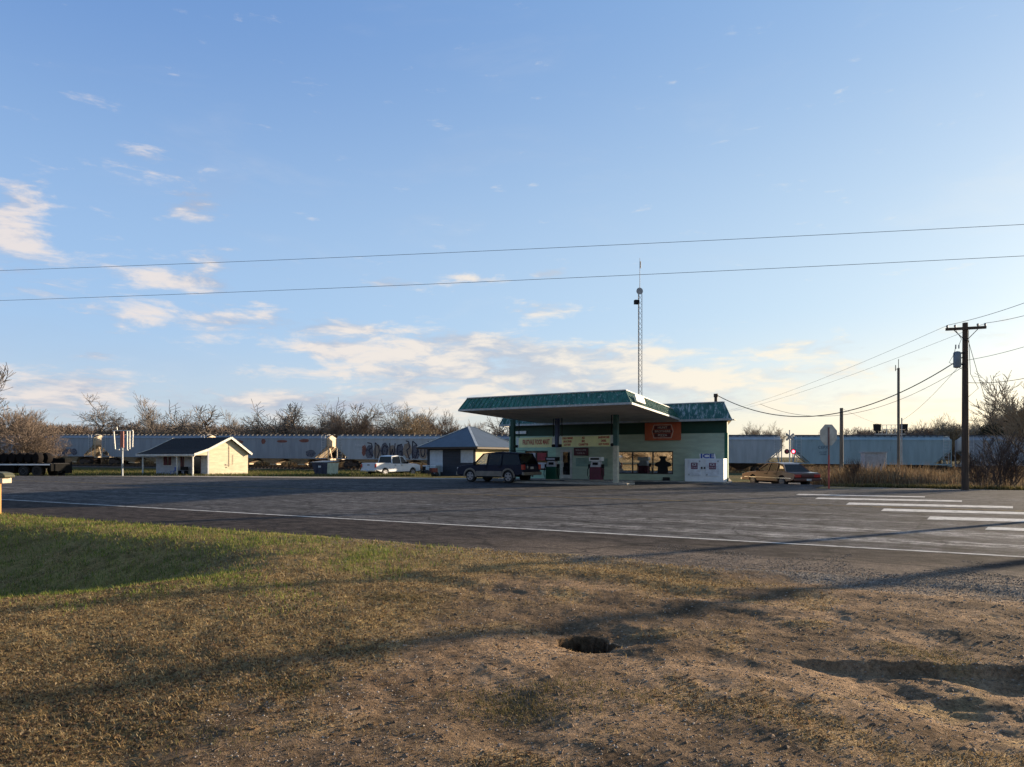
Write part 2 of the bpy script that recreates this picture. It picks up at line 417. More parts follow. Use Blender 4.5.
# ---- paint
def paint_mat(name, col, wear):
    m, nt, bs = nmat(name); T = NT(nt); co = T.n('ShaderNodeTexCoord').outputs['Object']
    v = T.mapping(co, (1, 1, 1), (0, 0, R(29.3)))
    f = T.noise(T.mapping(v, (.6, 2.0, 1)), 5, 6, .75)
    c = T.mix(T.ramp(f, wear - .1, wear + .1), (.075, .072, .072), col)
    T.l(c, bs.inputs['Base Color']); bs.inputs['Roughness'].default_value = .85; bs.inputs['Specular IOR Level'].default_value = .1
    return m
pw = paint_mat('white_paint', (.66, .65, .62), .44); pwf = paint_mat('worn_white_paint', (.42, .42, .42), .5); py_ = paint_mat('worn_yellow_paint', (.36, .25, .07), .52)
def strip(b, m0, m1, l0, l1, z=.004, n=1):
    for i in range(n):
        a0 = l0 + (l1 - l0) * i / n; a1 = l0 + (l1 - l0) * (i + 1) / n
        b.quad((*road_pt(m0, a0), z), (*road_pt(m0, a1), z), (*road_pt(m1, a1), z), (*road_pt(m1, a0), z))
b = MB(); strip(b, 13.86, 13.99, -500, 200, n=40); tag(b.build('edge_line', pw), kind='structure')
b = MB()
bars = [(985, 528.3, 1100, 532.5, 2.6), (927, 518.0, 1075, 522.0, 3.0), (881, 509.8, 1060, 514.3, 2.3), (846, 503.6, 1013, 507.3, 2.0), (815, 498.3, 962, 501.2, 1.4), (796, 494.4, 925, 497.0, .9)]
for x0, y0, x1, y1, h in bars:
    p = [G(x0, y0 + h / 2), G(x1, y1 + h / 2), G(x1, y1 - h / 2), G(x0 + 3, y0 - h / 2)]
    b.quad(*[(*q, .0042) for q in p])
tag(b.build('crosswalk_bars', pw), kind='structure')
b = MB()
for l in range(-90, 60, 12): strip(b, 19.4, 19.52, l, l + 4, .0044)
strip(b, 31.5, 31.63, -200, 6, .0044, 10)
tag(b.build('lane_line', pwf), kind='structure')
b = MB(); strip(b, 25.4, 25.52, -300, 4, .0046, 10); strip(b, 25.72, 25.84, -300, 4, .0046, 10)
tag(b.build('centre_line', py_), kind='structure')
# gravel verge between asphalt and grass on the far side
vm = mat('verge_gravel', (.30, .26, .21), .95, var=.3, scale=2, bump=.5)
b = MB(); A = [G(470, 479.4), G(430, 479.4), G(380, 478.7), G(300, 478.0), G(200, 477.1), G(100, 476.5), G(0, 475.9), G(-150, 475.2)]
B = [(x - .3, y + w) for (x, y), w in zip(A, [2.5, 3.2, 3.4, 2.8, 3, 3.2, 3.4, 4])]
for i in range(len(A) - 1):
    for k in range(3):
        t0, t1 = k / 3, (k + 1) / 3
        P = [(A[i][0] + (B[i][0] - A[i][0]) * t0, A[i][1] + (B[i][1] - A[i][1]) * t0), (A[i+1][0] + (B[i+1][0] - A[i+1][0]) * t0, A[i+1][1] + (B[i+1][1] - A[i+1][1]) * t0),
             (A[i+1][0] + (B[i+1][0] - A[i+1][0]) * t1, A[i+1][1] + (B[i+1][1] - A[i+1][1]) * t1), (A[i][0] + (B[i][0] - A[i][0]) * t1, A[i][1] + (B[i][1] - A[i][1]) * t1)]
        b.quad(*[(x, y, gz(x, y) + .045) for x, y in P])
tag(b.build('gravel_verge', vm), kind='structure')
# ================================================================ railway
rz_tr = math.atan2(TRD[1], TRD[0])
def trk(s, q=0.0, dz=0.0):
    return (TR0[0] + TRD[0] * s + .236 * q, TR0[1] + TRD[1] * s + .972 * q, float(zrail(s)) + dz)
ballm = mat('ballast', (.075, .062, .052), .95, var=.45, scale=6, bump=.8)
railm = mat('rail_steel', (.10, .06, .04), .5, .6)
tiem = mat('creosote_wood', (.035, .026, .02), .9)
b = MB(); N = 40
ss = np.linspace(-250, 260, N)
prof = [(-4.2, -.62), (-2.4, -.25), (2.4, -.25), (4.2, -.62)]
for i in range(N):
    for q, dz in prof: b.v.append(trk(ss[i], q, dz))
for i in range(N - 1):
    for k in range(3): b.f.append((i * 4 + k, i * 4 + k + 1, (i + 1) * 4 + k + 1, (i + 1) * 4 + k))
tag(b.build('rail_ballast', ballm), kind='structure')
b = MB()
for i in range(-40, 260): b.bar(trk(i * .6, -1.3, -.2), trk(i * .6, 1.3, -.2), .22, .14)
tag(b.build('railway_ties', tiem), kind='structure')
b = MB()
for sgn in (-1, 1):
    for i in range(N - 1): b.bar(trk(ss[i], sgn * .75, -.065), trk(ss[i + 1], sgn * .75, -.065), .07, .13)
tag(b.build('railway_track', railm), kind='structure')

slopem = mat('hopper_slope_cream', (.62, .50, .36), .7, col2=(.22, .11, .06), amt=.42, scale=2)
rustm = mat('rusty_underframe', (.07, .045, .035), .85, var=.4, scale=5)
wheelm = mat('wheel_steel', (.035, .028, .025), .6, .4)
blk = mat('black_iron', (.02, .02, .022), .7, spec=.15)
def paint_car(i, col): return mat('hopper_paint_%s' % i, col, .55, var=.12, scale=.7, col2=tuple(c * .55 for c in col), amt=.40, streak=(2.2, 1, .35), spec=.4)
hop_grey = paint_car('grey', (.28, .30, .34)); hop_pale = paint_car('pale_grey', (.38, .40, .43)); hop_blue = paint_car('blue_grey', (.16, .26, .36)); hop_bluer = paint_car('light_blue', (.29, .38, .42))
graf_dark = mat('graffiti_outline', (.02, .015, .03), .6); graf_fill = mat('graffiti_fill', (.26, .19, .14), .7, col2=(.30, .26, .25), amt=.5, scale=3); graf_grey = mat('graffiti_grey', (.12, .12, .15), .7, col2=(.02, .02, .05), amt=.5, scale=2); graf_red = mat('graffiti_red', (.22, .08, .06), .7)
dec = mat('stencil_white', (.55, .56, .58), .7); decd = mat('stencil_dark', (.05, .06, .09), .7)

def hopper(s0, s1, pm, label, open_end=False, mark='', graf=None):
    L = (s1 - s0) - 1.1; h = L / 2; sc_ = (s0 + s1) / 2
    x, y, z = trk(sc_)
    t = thing('hopper_car', label, 'train car', (x, y, z), rz_tr, 'covered hopper cars of the passing freight train')
    t.rotation_euler = (0, math.atan(.95 / 110), rz_tr)
    w = 1.56; hb = h - .25
    # one skin: section sweeps with bowed sides, ends cut back to the slope sheets
    xs_ = [-hb, -hb + 1.9, hb - 1.9, hb]
    def sec(zb):   # (y,z) half section top to bottom
        return [(0, 4.62), (.55, 4.60), (1.25, 4.38), (w, 4.15), (w + .03, 3.2), (w + .03, 2.2), (w, zb)]
    b = MB(); rings = []
    for xx, zb in ((-hb, 3.0), (-hb + 1.9, 1.25), (hb - 1.9, 1.25), (hb, 3.0)):
        hs = sec(zb); hs = [(a, min(c, 4.7) if c > zb else zb) for a, c in hs]
        ring = [(xx, -a, max(c, zb)) for a, c in hs[::-1]] + [(xx, a, max(c, zb)) for a, c in hs[1:]]
        rings.append(len(b.v)); b.v += ring
    n = len(ring)
    for i in range(3):
        for k in range(n - 1): b.f.append((rings[i] + k, rings[i] + k + 1, rings[i + 1] + k + 1, rings[i + 1] + k))
        b.f.append((rings[i] + n - 1, rings[i], rings[i + 1], rings[i + 1] + n - 1)) if i == 1 else None
    b.build('body', pm, t, smooth=True)
    # vertical side stakes, pale top rail
    b = MB()
    for sgn in (-1, 1): b.box(-hb, hb, sgn * (w + .035) - .02, sgn * (w + .035) + .02, 1.22, 1.36); b.box(-hb, hb, sgn * (w + .02) - .03, sgn * (w + .02) + .03, 4.05, 4.17)
    b.build('side_rail', pm, t)
    for sgn in (-1, 1):      # slope sheet and end wall at each end
        b = MB(); e = sgn * hb
        b.slab([(e, -w + .03, 3.0), (e, w - .03, 3.0), (sgn * (hb - 2.0), w - .03, 1.25), (sgn * (hb - 2.0), -w + .03, 1.25)], .04)
        b.slab([(e, -w + .02, 3.0), (e, w - .02, 3.0), (e, w - .02, 4.15), (e, 0, 4.6), (e, -w + .02, 4.15)], .03 * sgn, (1, 0, 0))
        b.build('slope_sheet', slopem if s0 < 60 else pm, t)
        b = MB(); q = sgn * (h - .1)
        for yy in (-1.3, 1.3): b.bar((q, yy, 1.15), (q, yy, 4.2), .1); b.bar((sgn * (hb - 1.8), yy, 1.2), (q, yy, 2.9), .12)
        b.bar((q, -1.3, 1.15), (q, 1.3, 1.15), .2, .25); b.bar((q, -1.3, 2.9), (q, 1.3, 2.9), .08)
        b.bar((q - sgn * .15, 0, 1.2), (e - sgn * .4, 0, 3.0), .25, .1)
        b.build('end_frame', slopem if s0 < 50 else pm, t)
        b = MB(); yy = -w - .06; xa = sgn * (hb - .2) ; xb = sgn * (hb - .75)
        b.bar((xa, yy, 1.3), (xa, yy, 4.6), .045); b.bar((xb, yy, 1.3 if 0 else 1.9), (xb, yy, 4.6), .045)
        for k in range(9): b.bar((xa, yy, 1.6 + k * .35), (xb, yy, 1.6 + k * .35), .035)
        b.build('ladder', dec, t)
        tr_ = MB(); cx = sgn * (h - 2.2)
        for yy in (-1.05, 1.05): tr_.prism([(cx - 1.15, .35), (cx - .9, .62), (cx - .3, .72), (cx + .3, .72), (cx + .9, .62), (cx + 1.15, .35), (cx + .5, .22), (cx - .5, .22)], yy - .1, yy + .1)
        tr_.box(cx - .25, cx + .25, -1.2, 1.2, .45, .85)
        to = tr_.build('bogie', rustm, t)
        for dx in (-.88, .88):
            wb = MB(); 
            for yy in (-.76, .76): wb.lathe((cx + dx, yy, .42), [(.05, -.08), (.42, -.08), (.46, .02), (.42, .07), (.1, .08)], 18, 'y')
            wb.tube([(cx + dx, -1.15, .42), (cx + dx, 1.15, .42)], .08, 8)
            wb.build('wheel_pair', wheelm, to, smooth=True)
    b = MB(); b.box(-h + .1, h - .1, -.3, .3, .85, 1.1)
    for sgn in (-1, 1): b.box(sgn * (h + .25) - .38, sgn * (h + .25) + .38, -.14, .14, .78, 1.02)
    b.build('centre_sill', rustm, t)
    k = 3
    for i in range(k):
        cx = (i - (k - 1) / 2) * (2 * hb - 4.6) / k; ww = (2 * hb - 4.6) / k / 2 - .25
        b = MB(); v = [(cx + sx * ww, sy * 1.5, 1.25) for sx, sy in ((-1, -1), (1, -1), (1, 1), (-1, 1))] + [(cx + sx * .35, sy * .45, .42) for sx, sy in ((-1, -1), (1, -1), (1, 1), (-1, 1))]
        b.add(v, [(0, 1, 2, 3), (7, 6, 5, 4), (0, 4, 5, 1), (1, 5, 6, 2), (2, 6, 7, 3), (3, 7, 4, 0)])
        b.box(cx - .55, cx + .55, -.55, .55, .28, .42)
        b.build('outlet_hopper', slopem if s0 < 50 else rustm, t)
    b = MB(); b.box(-hb + .3, hb - .3, -.28, .28, 4.6, 4.72)
    for sgn in (-1, 1): b.box(-hb, hb, sgn * .8 - .22, sgn * .8 + .22, 4.70, 4.75)
    for i in range(24):
        xx = -hb + .4 + i * (2 * hb - .8) / 23; b.box(xx - .04, xx + .04, -1.0, 1.0, 4.58, 4.70)
    b.build('roof_walkway', mat('roof_walkway_steel', (.10, .10, .11), .6) if 'roof_walkway_steel' not in bpy.data.materials else bpy.data.materials['roof_walkway_steel'], t)
    if mark:
        text('reporting_mark', mark, .5, decd if pm in (hop_blue, hop_bluer) else dec, t, (-hb * .62, -w - .042, 3.2), depth=.003)
        text('capacity_data', 'LD LMT\n220000', .26, decd if pm in (hop_blue, hop_bluer) else dec, t, (-hb * .62, -w - .042, 2.5), depth=.003)
    if graf: graf(t, hb, w)
    return t
def blob(cx, cz, rx, rz_, y, rr, n=14, jag=.12):
    return [(cx + rx * (1 + rr.uniform(-jag, jag)) * math.cos(2 * PI * i / n), y, cz + rz_ * (1 + rr.uniform(-jag, jag)) * math.sin(2 * PI * i / n)) for i in range(n)]
def stroke(b, pts, wd, y):
    """flat painted stroke"""
    for (x0, z0), (x1, z1) in zip(pts[:-1], pts[1:]):
        d = math.hypot(x1 - x0, z1 - z0) or 1; nx_, nz_ = -(z1 - z0) / d * wd / 2, (x1 - x0) / d * wd / 2
        b.slab([(x0 - nx_, y, z0 - nz_), (x1 - nx_, y, z1 - nz_), (x1 + nx_, y, z1 + nz_), (x0 + nx_, y, z0 + nz_)], -.004, (0, 1, 0)); y -= .0006
def graf_big(t, hb, w):
    """tall outlined letters over a tan and grey fill, with round faces"""
    rr = random.Random(4); y = -w - .04; x0 = -4.3
    for i in range(9):
        b = MB(); cx = x0 + i * 1.13 + rr.uniform(-.1, .1)
        b.slab(blob(cx, 2.35 + rr.uniform(-.15, .3), .62, 1.05, y - .001 * (i % 3), rr), -.004, (0, 1, 0)); b.build('graffiti_fill', graf_fill if i % 2 else graf_grey, t)
    b = MB(); yo = y - .012
    for i in range(9):
        cx = x0 + i * 1.13; wv = rr.uniform(.28, .42); ht = rr.uniform(.9, 1.3); cz = 2.45 + rr.uniform(-.1, .15)
        k = i % 5
        if k == 0: P = [(cx - wv, cz + ht), (cx + wv * .6, cz + ht * .9), (cx + wv, cz + .3), (cx - wv * .4, cz), (cx + wv, cz - ht), (cx + wv * 1.3, cz - ht * .8)]
        elif k == 1: P = [(cx - wv, cz - ht), (cx - wv, cz + ht), (cx + wv * .5, cz + ht * .6), (cx + wv, cz - ht * .1), (cx, cz - ht)]
        elif k == 2: P = [(cx + wv * math.cos(a), cz + ht * .75 * math.sin(a)) for a in np.linspace(.6, 6.6, 12)]
        elif k == 3: P = [(cx - wv, cz + ht), (cx - wv * .6, cz - ht), (cx, cz + ht * .2), (cx + wv * .6, cz - ht), (cx + wv, cz + ht)]
        else: P = [(cx + wv, cz + ht), (cx - wv, cz + ht * .8), (cx - wv, cz - ht * .8), (cx + wv, cz - ht), (cx + wv, cz), (cx, cz + .05)]
        stroke(b, P, .15, yo - .004 * i)
    b.build('graffiti_lettering', graf_dark, t)
    b = MB(); b.slab(blob(x0 - .9, 2.5, .35, .8, y, rr), -.004, (0, 1, 0)); b.build('graffiti_fill', graf_red, t); b = MB(); b.slab(blob(x0 + 10.4, 2.2, .5, .8, y, rr), -.004, (0, 1, 0)); b.build('graffiti_fill', graf_red, t)
def graf_low(t, hb, w):
    rr = random.Random(9); y = -w - .04
    for i in range(8):
        b = MB(); cx = -hb * .1 + i * .95; b.slab(blob(cx, 1.9 + rr.uniform(-.1, .2), .6, .5, y - .001 * (i % 3), rr), -.004, (0, 1, 0)); b.build('graffiti_fill', graf_grey, t)
def graf_spots(t, hb, w):
    rr = random.Random(12); y = -w - .04
    for cx, cz, rx, rz_ in ((-5, 3.6, .7, .25), (-1.0, 3.7, .35, .4), (2.0, 3.7, .9, .2), (5.6, 3.8, .8, .25), (6.6, 2.0, .8, .5)):
        b = MB(); b.slab(blob(cx, cz, rx, rz_, y, rr), -.004, (0, 1, 0)); b.build('rust_patch', graf_red if cz > 3 else graf_grey, t)
hopper(-40, -20, hop_grey, 'grey hopper car beyond the left frame edge, behind the brown thicket')
hopper(-20, 0, hop_grey, 'grey hopper car with low dark graffiti, directly behind the flatbed trailer of tyres', graf=graf_low)
hopper(0, 20.2, hop_grey, 'grey hopper car behind the empty white sign frame and the cottage porch roof', mark='ACFX')
hopper(20.2, 40, hop_grey, 'blue grey hopper car with rust patches, between the cottage and the open dumpster', graf=graf_spots)
hopper(40, 60.4, hop_pale, 'pale hopper car with big outlined graffiti letters, behind the white pickup', mark='NAHX', graf=graf_big)
hopper(60.4, 81, hop_grey, 'grey hopper car hidden behind the food mart store')
hopper(81, 101, hop_pale, 'pale grey hopper car between the store corner and the crossing signal', mark='TILX')
hopper(101, 119.6, hop_bluer, 'light blue hopper car behind the stop sign and the relay cabinet', mark='CEFX')
hopper(119.6, 139, hop_grey, 'grey hopper car behind the utility pole and dark bare shrub')
hopper(139, 158, hop_bluer, 'light blue hopper car at the right end of the train beyond the frame')

# ================================================================ store
teal = mat('teal_painted_metal', (.035, .15, .115), .5, var=.35, scale=2, col2=(.34, .40, .39), amt=.45, streak=(2.4, 2.4, .2))
teal_old = mat('peeling_teal_metal', (.035, .13, .11), .5, var=.3, scale=1.6, col2=(.40, .46, .47), amt=.51, streak=(1.3, 1.3, .16))
seafoam = siding_mat('pale_green_siding', (.47, .55, .42), .24, col2=(.34, .41, .32), amt=.4)
seafoam2 = siding_mat('lit_green_siding', (.42, .64, .47), .24, col2=(.28, .46, .36), amt=.35)  # brighter copy of the siding, light on the left bay painted in
dkgreen = mat('dark_green_paint', (.010, .055, .035), .6, scale=1)
midgreen = mat('mid_green_paint', (.02, .14, .08), .6, scale=1)
trimgrey = mat('grey_trim', (.42, .43, .42), .6, col2=(.22, .20, .17), amt=.35, scale=5)
soffm = mat('canopy_soffit', (.55, .49, .41), .8, var=.15, scale=.8, col2=(.20, .16, .12), amt=.4)
roofm = mat('flat_roof_gravel', (.18, .17, .16), .9)
concm = mat('worn_concrete', (.34, .31, .27), .9, var=.2, scale=2.5, col2=(.16, .14, .12), amt=.4, bump=.3)
winframe = mat('dark_bronze_frame', (.025, .022, .02), .5)
storeglass = glass_mat('store_window_film', (.03, .03, .03), refl=.72, opac=.75)
doorglass = glass_mat('door_glass', (.015, .015, .018), refl=.04, opac=.7)
interior = mat('store_interior', (.10, .09, .08), .9)
whitem = mat('white_enamel', (.82, .84, .86), .45, var=.05, scale=3, col2=(.50, .46, .40), amt=.25)
redm = mat('red_paint', (.45, .03, .03), .5); bluem = mat('blue_paint', (.04, .10, .42), .5)
RZ = R(-31.0)
U = Vector((math.cos(RZ), math.sin(RZ), 0)); V_ = Vector((-math.sin(RZ), math.cos(RZ), 0))
W0 = Vector((-.21, 52.74, 0))
store = thing('food_mart_store', 'pale green food mart with dark green trim and peeling teal mansard roof', 'store building', W0, RZ)
def loc2w(x, y, z=0): return W0 + U * x + V_ * y + Vector((0, 0, z))
b = MB(); b.prism([(-.15, -1.3), (16.35, -1.3), (16.3, 0), (13.5, 10.2), (-.15, 10.2)], -.5, .06, 'z'); b.build('concrete_slab', concm, store, bevel=.02)
H1 = 3.12; HT = 3.95
# front wall in pieces round its openings
b = MB(); th = .2
def wallrun(b, x0, x1, ops, y0, y1, z0, z1):
    ops = sorted(ops); x = x0
    for (a, c, lo, hi) in ops:
        if a > x: b.box(x, a, y0, y1, z0, z1)
        if lo > z0: b.box(a, c, y0, y1, z0, lo)
        if hi < z1: b.box(a, c, y0, y1, hi, z1)
        x = c
    if x < x1: b.box(x, x1, y0, y1, z0, z1)
ops_f = [(1.35, 3.25, .65, 2.05), (4.28, 5.2, .06, 2.12), (8.45, 12.5, .47, 1.98)]
wallrun(b, 3.9, 15.82, ops_f[1:], 0, th, .06, H1)
b.build('front_wall', seafoam, store)
b = MB(); wallrun(b, 0, 3.9, ops_f[:1], .0, th, .06, H1); b.build('front_wall', seafoam2, store)['label'] = 'left bay of the front wall, its green brightened as if lit'
b = MB(); b.box(.0, 15.98, -.02, th - .01, H1 + .003, HT); b.build('upper_band', dkgreen, store)
b = MB(); b.box(15.823, 16.02, -.03, .19, .06, H1 - .003); b.build('corner_trim', midgreen, store)
b = MB(); b.prism([(15.7, .2), (15.85, .2), (12.75, 10), (12.6, 10)], .06, HT, 'z'); b.build('side_wall', siding_mat('cream_side_siding', (.62, .50, .33), .24), store); b = MB(); b.box(0.02, .2, .2, 10, .06, HT); b.box(.2, 12.6, 9.8, 10, .06, HT); b.build('side_wall', midgreen, store)
b = MB(); b.prism([(.21, .21), (15.69, .21), (12.6, 9.79), (.21, 9.79)], HT - .2, HT - .01, 'z'); b.build('roof_deck', roofm, store)
b = MB(); b.box(.22, 14.7, 3.6, 3.7, .07, HT - .25); b.box(.22, 14.7, .3, 3.6, .062, .075); b.build('interior_partition', interior, store)
# mansard round the store: sloped ribbed panels
def mansard(b, P, dirs, z0, z1, inset, t=.08, rib=.28, ribs=True):
    """P outer corners (closed), panels lean inwards to the inset ring"""
    n = len(P); cen = sum((Vector(p) for p in P), Vector((0, 0, 0))) / n
    ins = []
    for i in range(n):
        a = Vector(P[i - 1]); c = Vector(P[i]); e = Vector(P[(i + 1) % n])
        d1 = (c - a).normalized(); d2 = (e - c).normalized()
        n1 = Vector((-d1.y, d1.x, 0)); n2 = Vector((-d2.y, d2.x, 0))
        if n1.dot(cen - c) < 0: n1 = -n1
        if n2.dot(cen - c) < 0: n2 = -n2
        k = (n1 + n2); k = k / (1 + n1.dot(n2)); ins.append(c + k * inset)
    for i in range(n):
        if not dirs[i]: continue
        a, c = Vector(P[i]), Vector(P[(i + 1) % n]); ai, ci = ins[i], ins[(i + 1) % n]
        A0, C0 = Vector((a.x, a.y, a.z + z0)), Vector((c.x, c.y, c.z + z0)); A1, C1 = Vector((ai.x, ai.y, ai.z + z1)), Vector((ci.x, ci.y, ci.z + z1))
        b.quad(A0, C0, C1, A1); nm = (C0 - A0).cross(A1 - A0).normalized()
        if nm.dot(cen - a) > 0: nm = -nm
        b.quad(A0 - nm * t, C0 - nm * t, C1 - nm * t, A1 - nm * t)
        if ribs:
            L = (C0 - A0).length; m_ = int(L / rib)
            for j in range(m_ + 1):
                f = j / m_; p = A0.lerp(C0, f) + nm * .012; q = A1.lerp(C1, f) + nm * .012
                b.bar(p, q, .04, .035, up=nm)
    return ins
ov = .62
P = [(-.45, -ov, 0), (16.38, -ov, 0), (13.2, 10.4, 0), (-.45, 10.4, 0)]
b = MB(); ins = mansard(b, P, [1, 1, 1, 1], 3.98, 5.02, .42); b.build('mansard_roof', teal_old, store)
b = MB()
for i in range(4):
    b.bar(Vector(P[i]) + Vector((0, 0, 3.93)), Vector(P[(i + 1) % 4]) + Vector((0, 0, 3.93)), .10, .13)
    b.bar(ins[i] + Vector((0, 0, 5.05)), ins[(i + 1) % 4] + Vector((0, 0, 5.05)), .10, .06)
b.build('roof_edge_trim', trimgrey, store)
b = MB(); b.box(-.4, 16.0 + ov - .06, -ov + .06, -.03, 3.88, 3.94); b.prism([(16.0, -.02), (16.25, -.02), (13.1, 10.3), (12.8, 10.3)], 3.88, 3.94, 'z'); b.build('soffit', soffm, store)
b = MB(); b.tube([(14.9, 1.4, HT - .1), (14.9, 1.4, 5.6)], .10, 10); b.tube([(14.9, 1.4, 5.5), (14.9, 1.4, 5.72)], .14, 10); b.build('vent_pipe', mat('rusty_pipe', (.05, .028, .022), .7), store)
b = MB(); b.box(10.8, 12.6, 3, 4.4, HT, 5.08); b.box(10.7, 12.7, 2.9, 4.5, 5.08, 5.14); b.build('rooftop_unit', trimgrey, store, bevel=.02)
# windows
def window(x0, x1, z0, z1, muls, gm_, y=.06):
    b = MB(); f = .07
    b.box(x0, x1, y - .05, y + .05, z0, z0 + f); b.box(x0, x1, y - .05, y + .05, z1 - f, z1)
    for xm in [x0 + f / 2] + muls + [x1 - f / 2]: b.box(xm - f / 2, xm + f / 2, y - .048, y + .048, z0 + f, z1 - f)
    w_ = b.build('window', winframe, store)
    e = [x0 + f] + muls + [x1 - f]
    for a, c in zip(e[:-1], e[1:]):
        g = MB(); g.box(a + (.035 if a != e[0] else 0), c - (.035 if c != e[-1] else 0), y, y + .01, z0 + f, z1 - f); g.build('pane', gm_, w_)
    return w_
window(8.45, 12.5, .47, 1.98, [9.69, 11.11], storeglass)['label'] = 'wide three pane display window reflecting golden trees'
wl = window(1.35, 3.25, .65, 2.05, [2.3], doorglass)
postred = mat('poster_red', (.35, .04, .05), .6); postwhite = mat('poster_white', (.55, .55, .58), .6)
b = MB(); b.box(2.35, 3.1, .045, .052, 1.35, 1.9); b.build('poster', postred, wl)
b = MB(); b.box(2.4, 3.1, .045, .052, .78, 1.2); b.build('poster', postwhite, wl)
b = MB(); b.box(1.5, 2.2, .045, .052, 1.5, 1.9); b.build('poster', postwhite, wl)
# silhouettes standing inside the windows (a display rack and a cardboard cut-out shape)
b = MB(); b.box(8.55, 9.5, .13, .17, .55, 1.62); b.box(8.7, 9.3, .12, .13, 1.62, 1.75); b.build('dark_display_board', blk, store)
b = MB(); P2 = [(11.42, .5), (12.15, .5), (12.12, .95), (12.36, 1.02), (12.3, 1.22), (12.02, 1.32), (11.96, 1.48), (12.05, 1.52), (12.05, 1.66), (11.55, 1.66), (11.55, 1.52), (11.64, 1.48), (11.58, 1.32), (11.3, 1.22), (11.24, 1.02), (11.45, .95)]
b.prism(P2, .035, .055); b.build('window_decal', blk, store)
# door
b = MB(); b.box(4.28, 4.36, -.02, .1, .06, 2.12); b.box(5.12, 5.2, -.02, .1, .06, 2.12); b.box(4.36, 5.12, -.02, .1, 2.04, 2.12); b.box(4.36, 4.46, .0, .06, .08, 2.04); b.box(5.02, 5.12, .0, .06, .08, 2.04); b.box(4.46, 5.02, .0, .06, .08, .34); b.box(4.46, 5.02, .0, .06, 1.95, 2.04)
dr = b.build('door', mat('pale_door_frame', (.55, .52, .46), .5), store)
b = MB(); b.box(4.46, 5.02, .025, .035, .34, 1.95); b.build('pane', doorglass, dr)
b = MB(); b.bar((4.52, -.05, .9), (4.52, -.05, 1.25), .03); b.build('handle', trimgrey, dr)
# boarded window right of the door
b = MB(); b.box(5.5, 7.9, -.035, -.004, .95, 1.5); b.box(5.5, 6.5, -.05, -.036, 1.5, 1.53); b.build('boarded_panel', mat('boarded_green', (.24, .34, .28), .8), store)
b = MB(); b.box(11.9, 12.3, -.3, -.05, .07, .28); b.build('wall_faucet_box', blk, store)
b = MB(); b.box(.35, 1.5, -.12, -.03, 3.3, 3.5); b.build('small_light_box', whitem, store)

# orange sign with the pizza emblem
brown = mat('sign_brown', (.10, .02, .025), .6); orange = mat('sign_orange', (.52, .12, .05), .55, var=.1, col2=(.40, .07, .02), amt=.3); creamp = mat('sign_cream', (.62, .52, .46), .6)
o = loc2w(11.83, -.07, 3.28); sg = thing('pizza_sign', 'orange rectangular pizza sign with brown emblem, on the store wall', 'sign', o, RZ)
b = MB(); b.box(-1.22, 1.22, -.05, .045, -.59, .59); b.build('panel', orange, sg, bevel=.01)
b = MB(); hexa = [(-.74, .0), (-.60, .42), (.60, .42), (.74, 0), (.60, -.42), (-.60, -.42)]
b.prism([(x * 1.0, z * 1.06) for x, z in hexa], -.056, -.05); b.build('emblem_edge', creamp, sg)
b = MB(); b.prism([(x * .94, z * .96) for x, z in hexa], -.062, -.0565); b.build('emblem_field', orange, sg)
b = MB(); b.box(-.56, .56, -.068, -.0625, .14, .37); b.prism([(-.68, 0), (-.62, .11), (.62, .11), (.68, 0), (.62, -.11), (-.62, -.11)], -.068, -.0625); b.box(-.56, .56, -.068, -.0625, -.37, -.14); b.build('emblem_bars', brown, sg)
for tx, z, s_ in (('HUNT', .25, .2), ('BROTHERS', 0, .19), ('PIZZA', -.26, .2)):
    text('lettering', tx, s_, creamp, sg, (0, -.070, z), depth=.002, sx=1.15, bold=.004)
# small brown sign by the door
sg = thing('door_sign', 'small maroon sign with pale lettering, right of the store door', 'sign', loc2w(5.9, -.04, 1.98), RZ)
b = MB(); b.box(-.55, .55, -.02, .03, -.28, .28); b.build('panel', brown, sg)
text('lettering', 'WELCOME', .17, creamp, sg, (0, -.024, .1), depth=.002); text('lettering', 'COME IN', .15, creamp, sg, (0, -.024, -.12), depth=.002)

# ---- canopy
can = thing('fuel_canopy', 'big flat fuel canopy with peeling teal fascia in front of the store', 'canopy', (0, 0, 0))
FR = Vector((5.6, 33.5, 0)); FL = Vector((-2.88, 38.6, 0)); BR = Vector((10.75, 45.65, -.12)); BL = Vector((-2.88 + .39 * 12.6, 38.6 + .92 * 12.6, -.12))
P = [FL, FR, BR, BL]
b = MB(); ins = mansard(b, P, [1, 1, 0, 1], 4.18, 4.78, .36); b.build('fascia', teal, can)
b = MB()
for i in (0, 1, 3):
    b.bar(P[i] + Vector((0, 0, 4.135)), P[(i + 1) % 4] + Vector((0, 0, 4.135)), .12, .10)
    b.bar(ins[i] + Vector((0, 0, 4.81)), ins[(i + 1) % 4] + Vector((0, 0, 4.81)), .10, .05)
b.build('fascia_trim', trimgrey, can)
b = MB(); q = [p + (p - (FR + FL + BR + BL) / 4).normalized() * -.1 for p in P]; b.slab([(p.x, p.y, p.z + 4.10) for p in q], .05, (0, 0, 1)); b.build('soffit', soffm, can)
b = MB(); b.slab([(p.x, p.y, p.z + 4.72) for p in ins], .04, (0, 0, 1)); b.build('top_deck', roofm, can)
b = MB(); mid = lambda t: FR.lerp(BR, t)
vv = (BR - FR).normalized(); uu = (FL - FR).normalized()
fl = MB(); p = FR + vv * .7 + Vector((.05, 0, 4.27)); fl.slab([p, p + vv * 1.9, p + vv * 1.9 + Vector((-.1, 0, .32)), p + Vector((-.1, 0, .32))], .1); fl.build('light_panel', mat('pale_light_panel', (.75, .72, .62), .5), can)
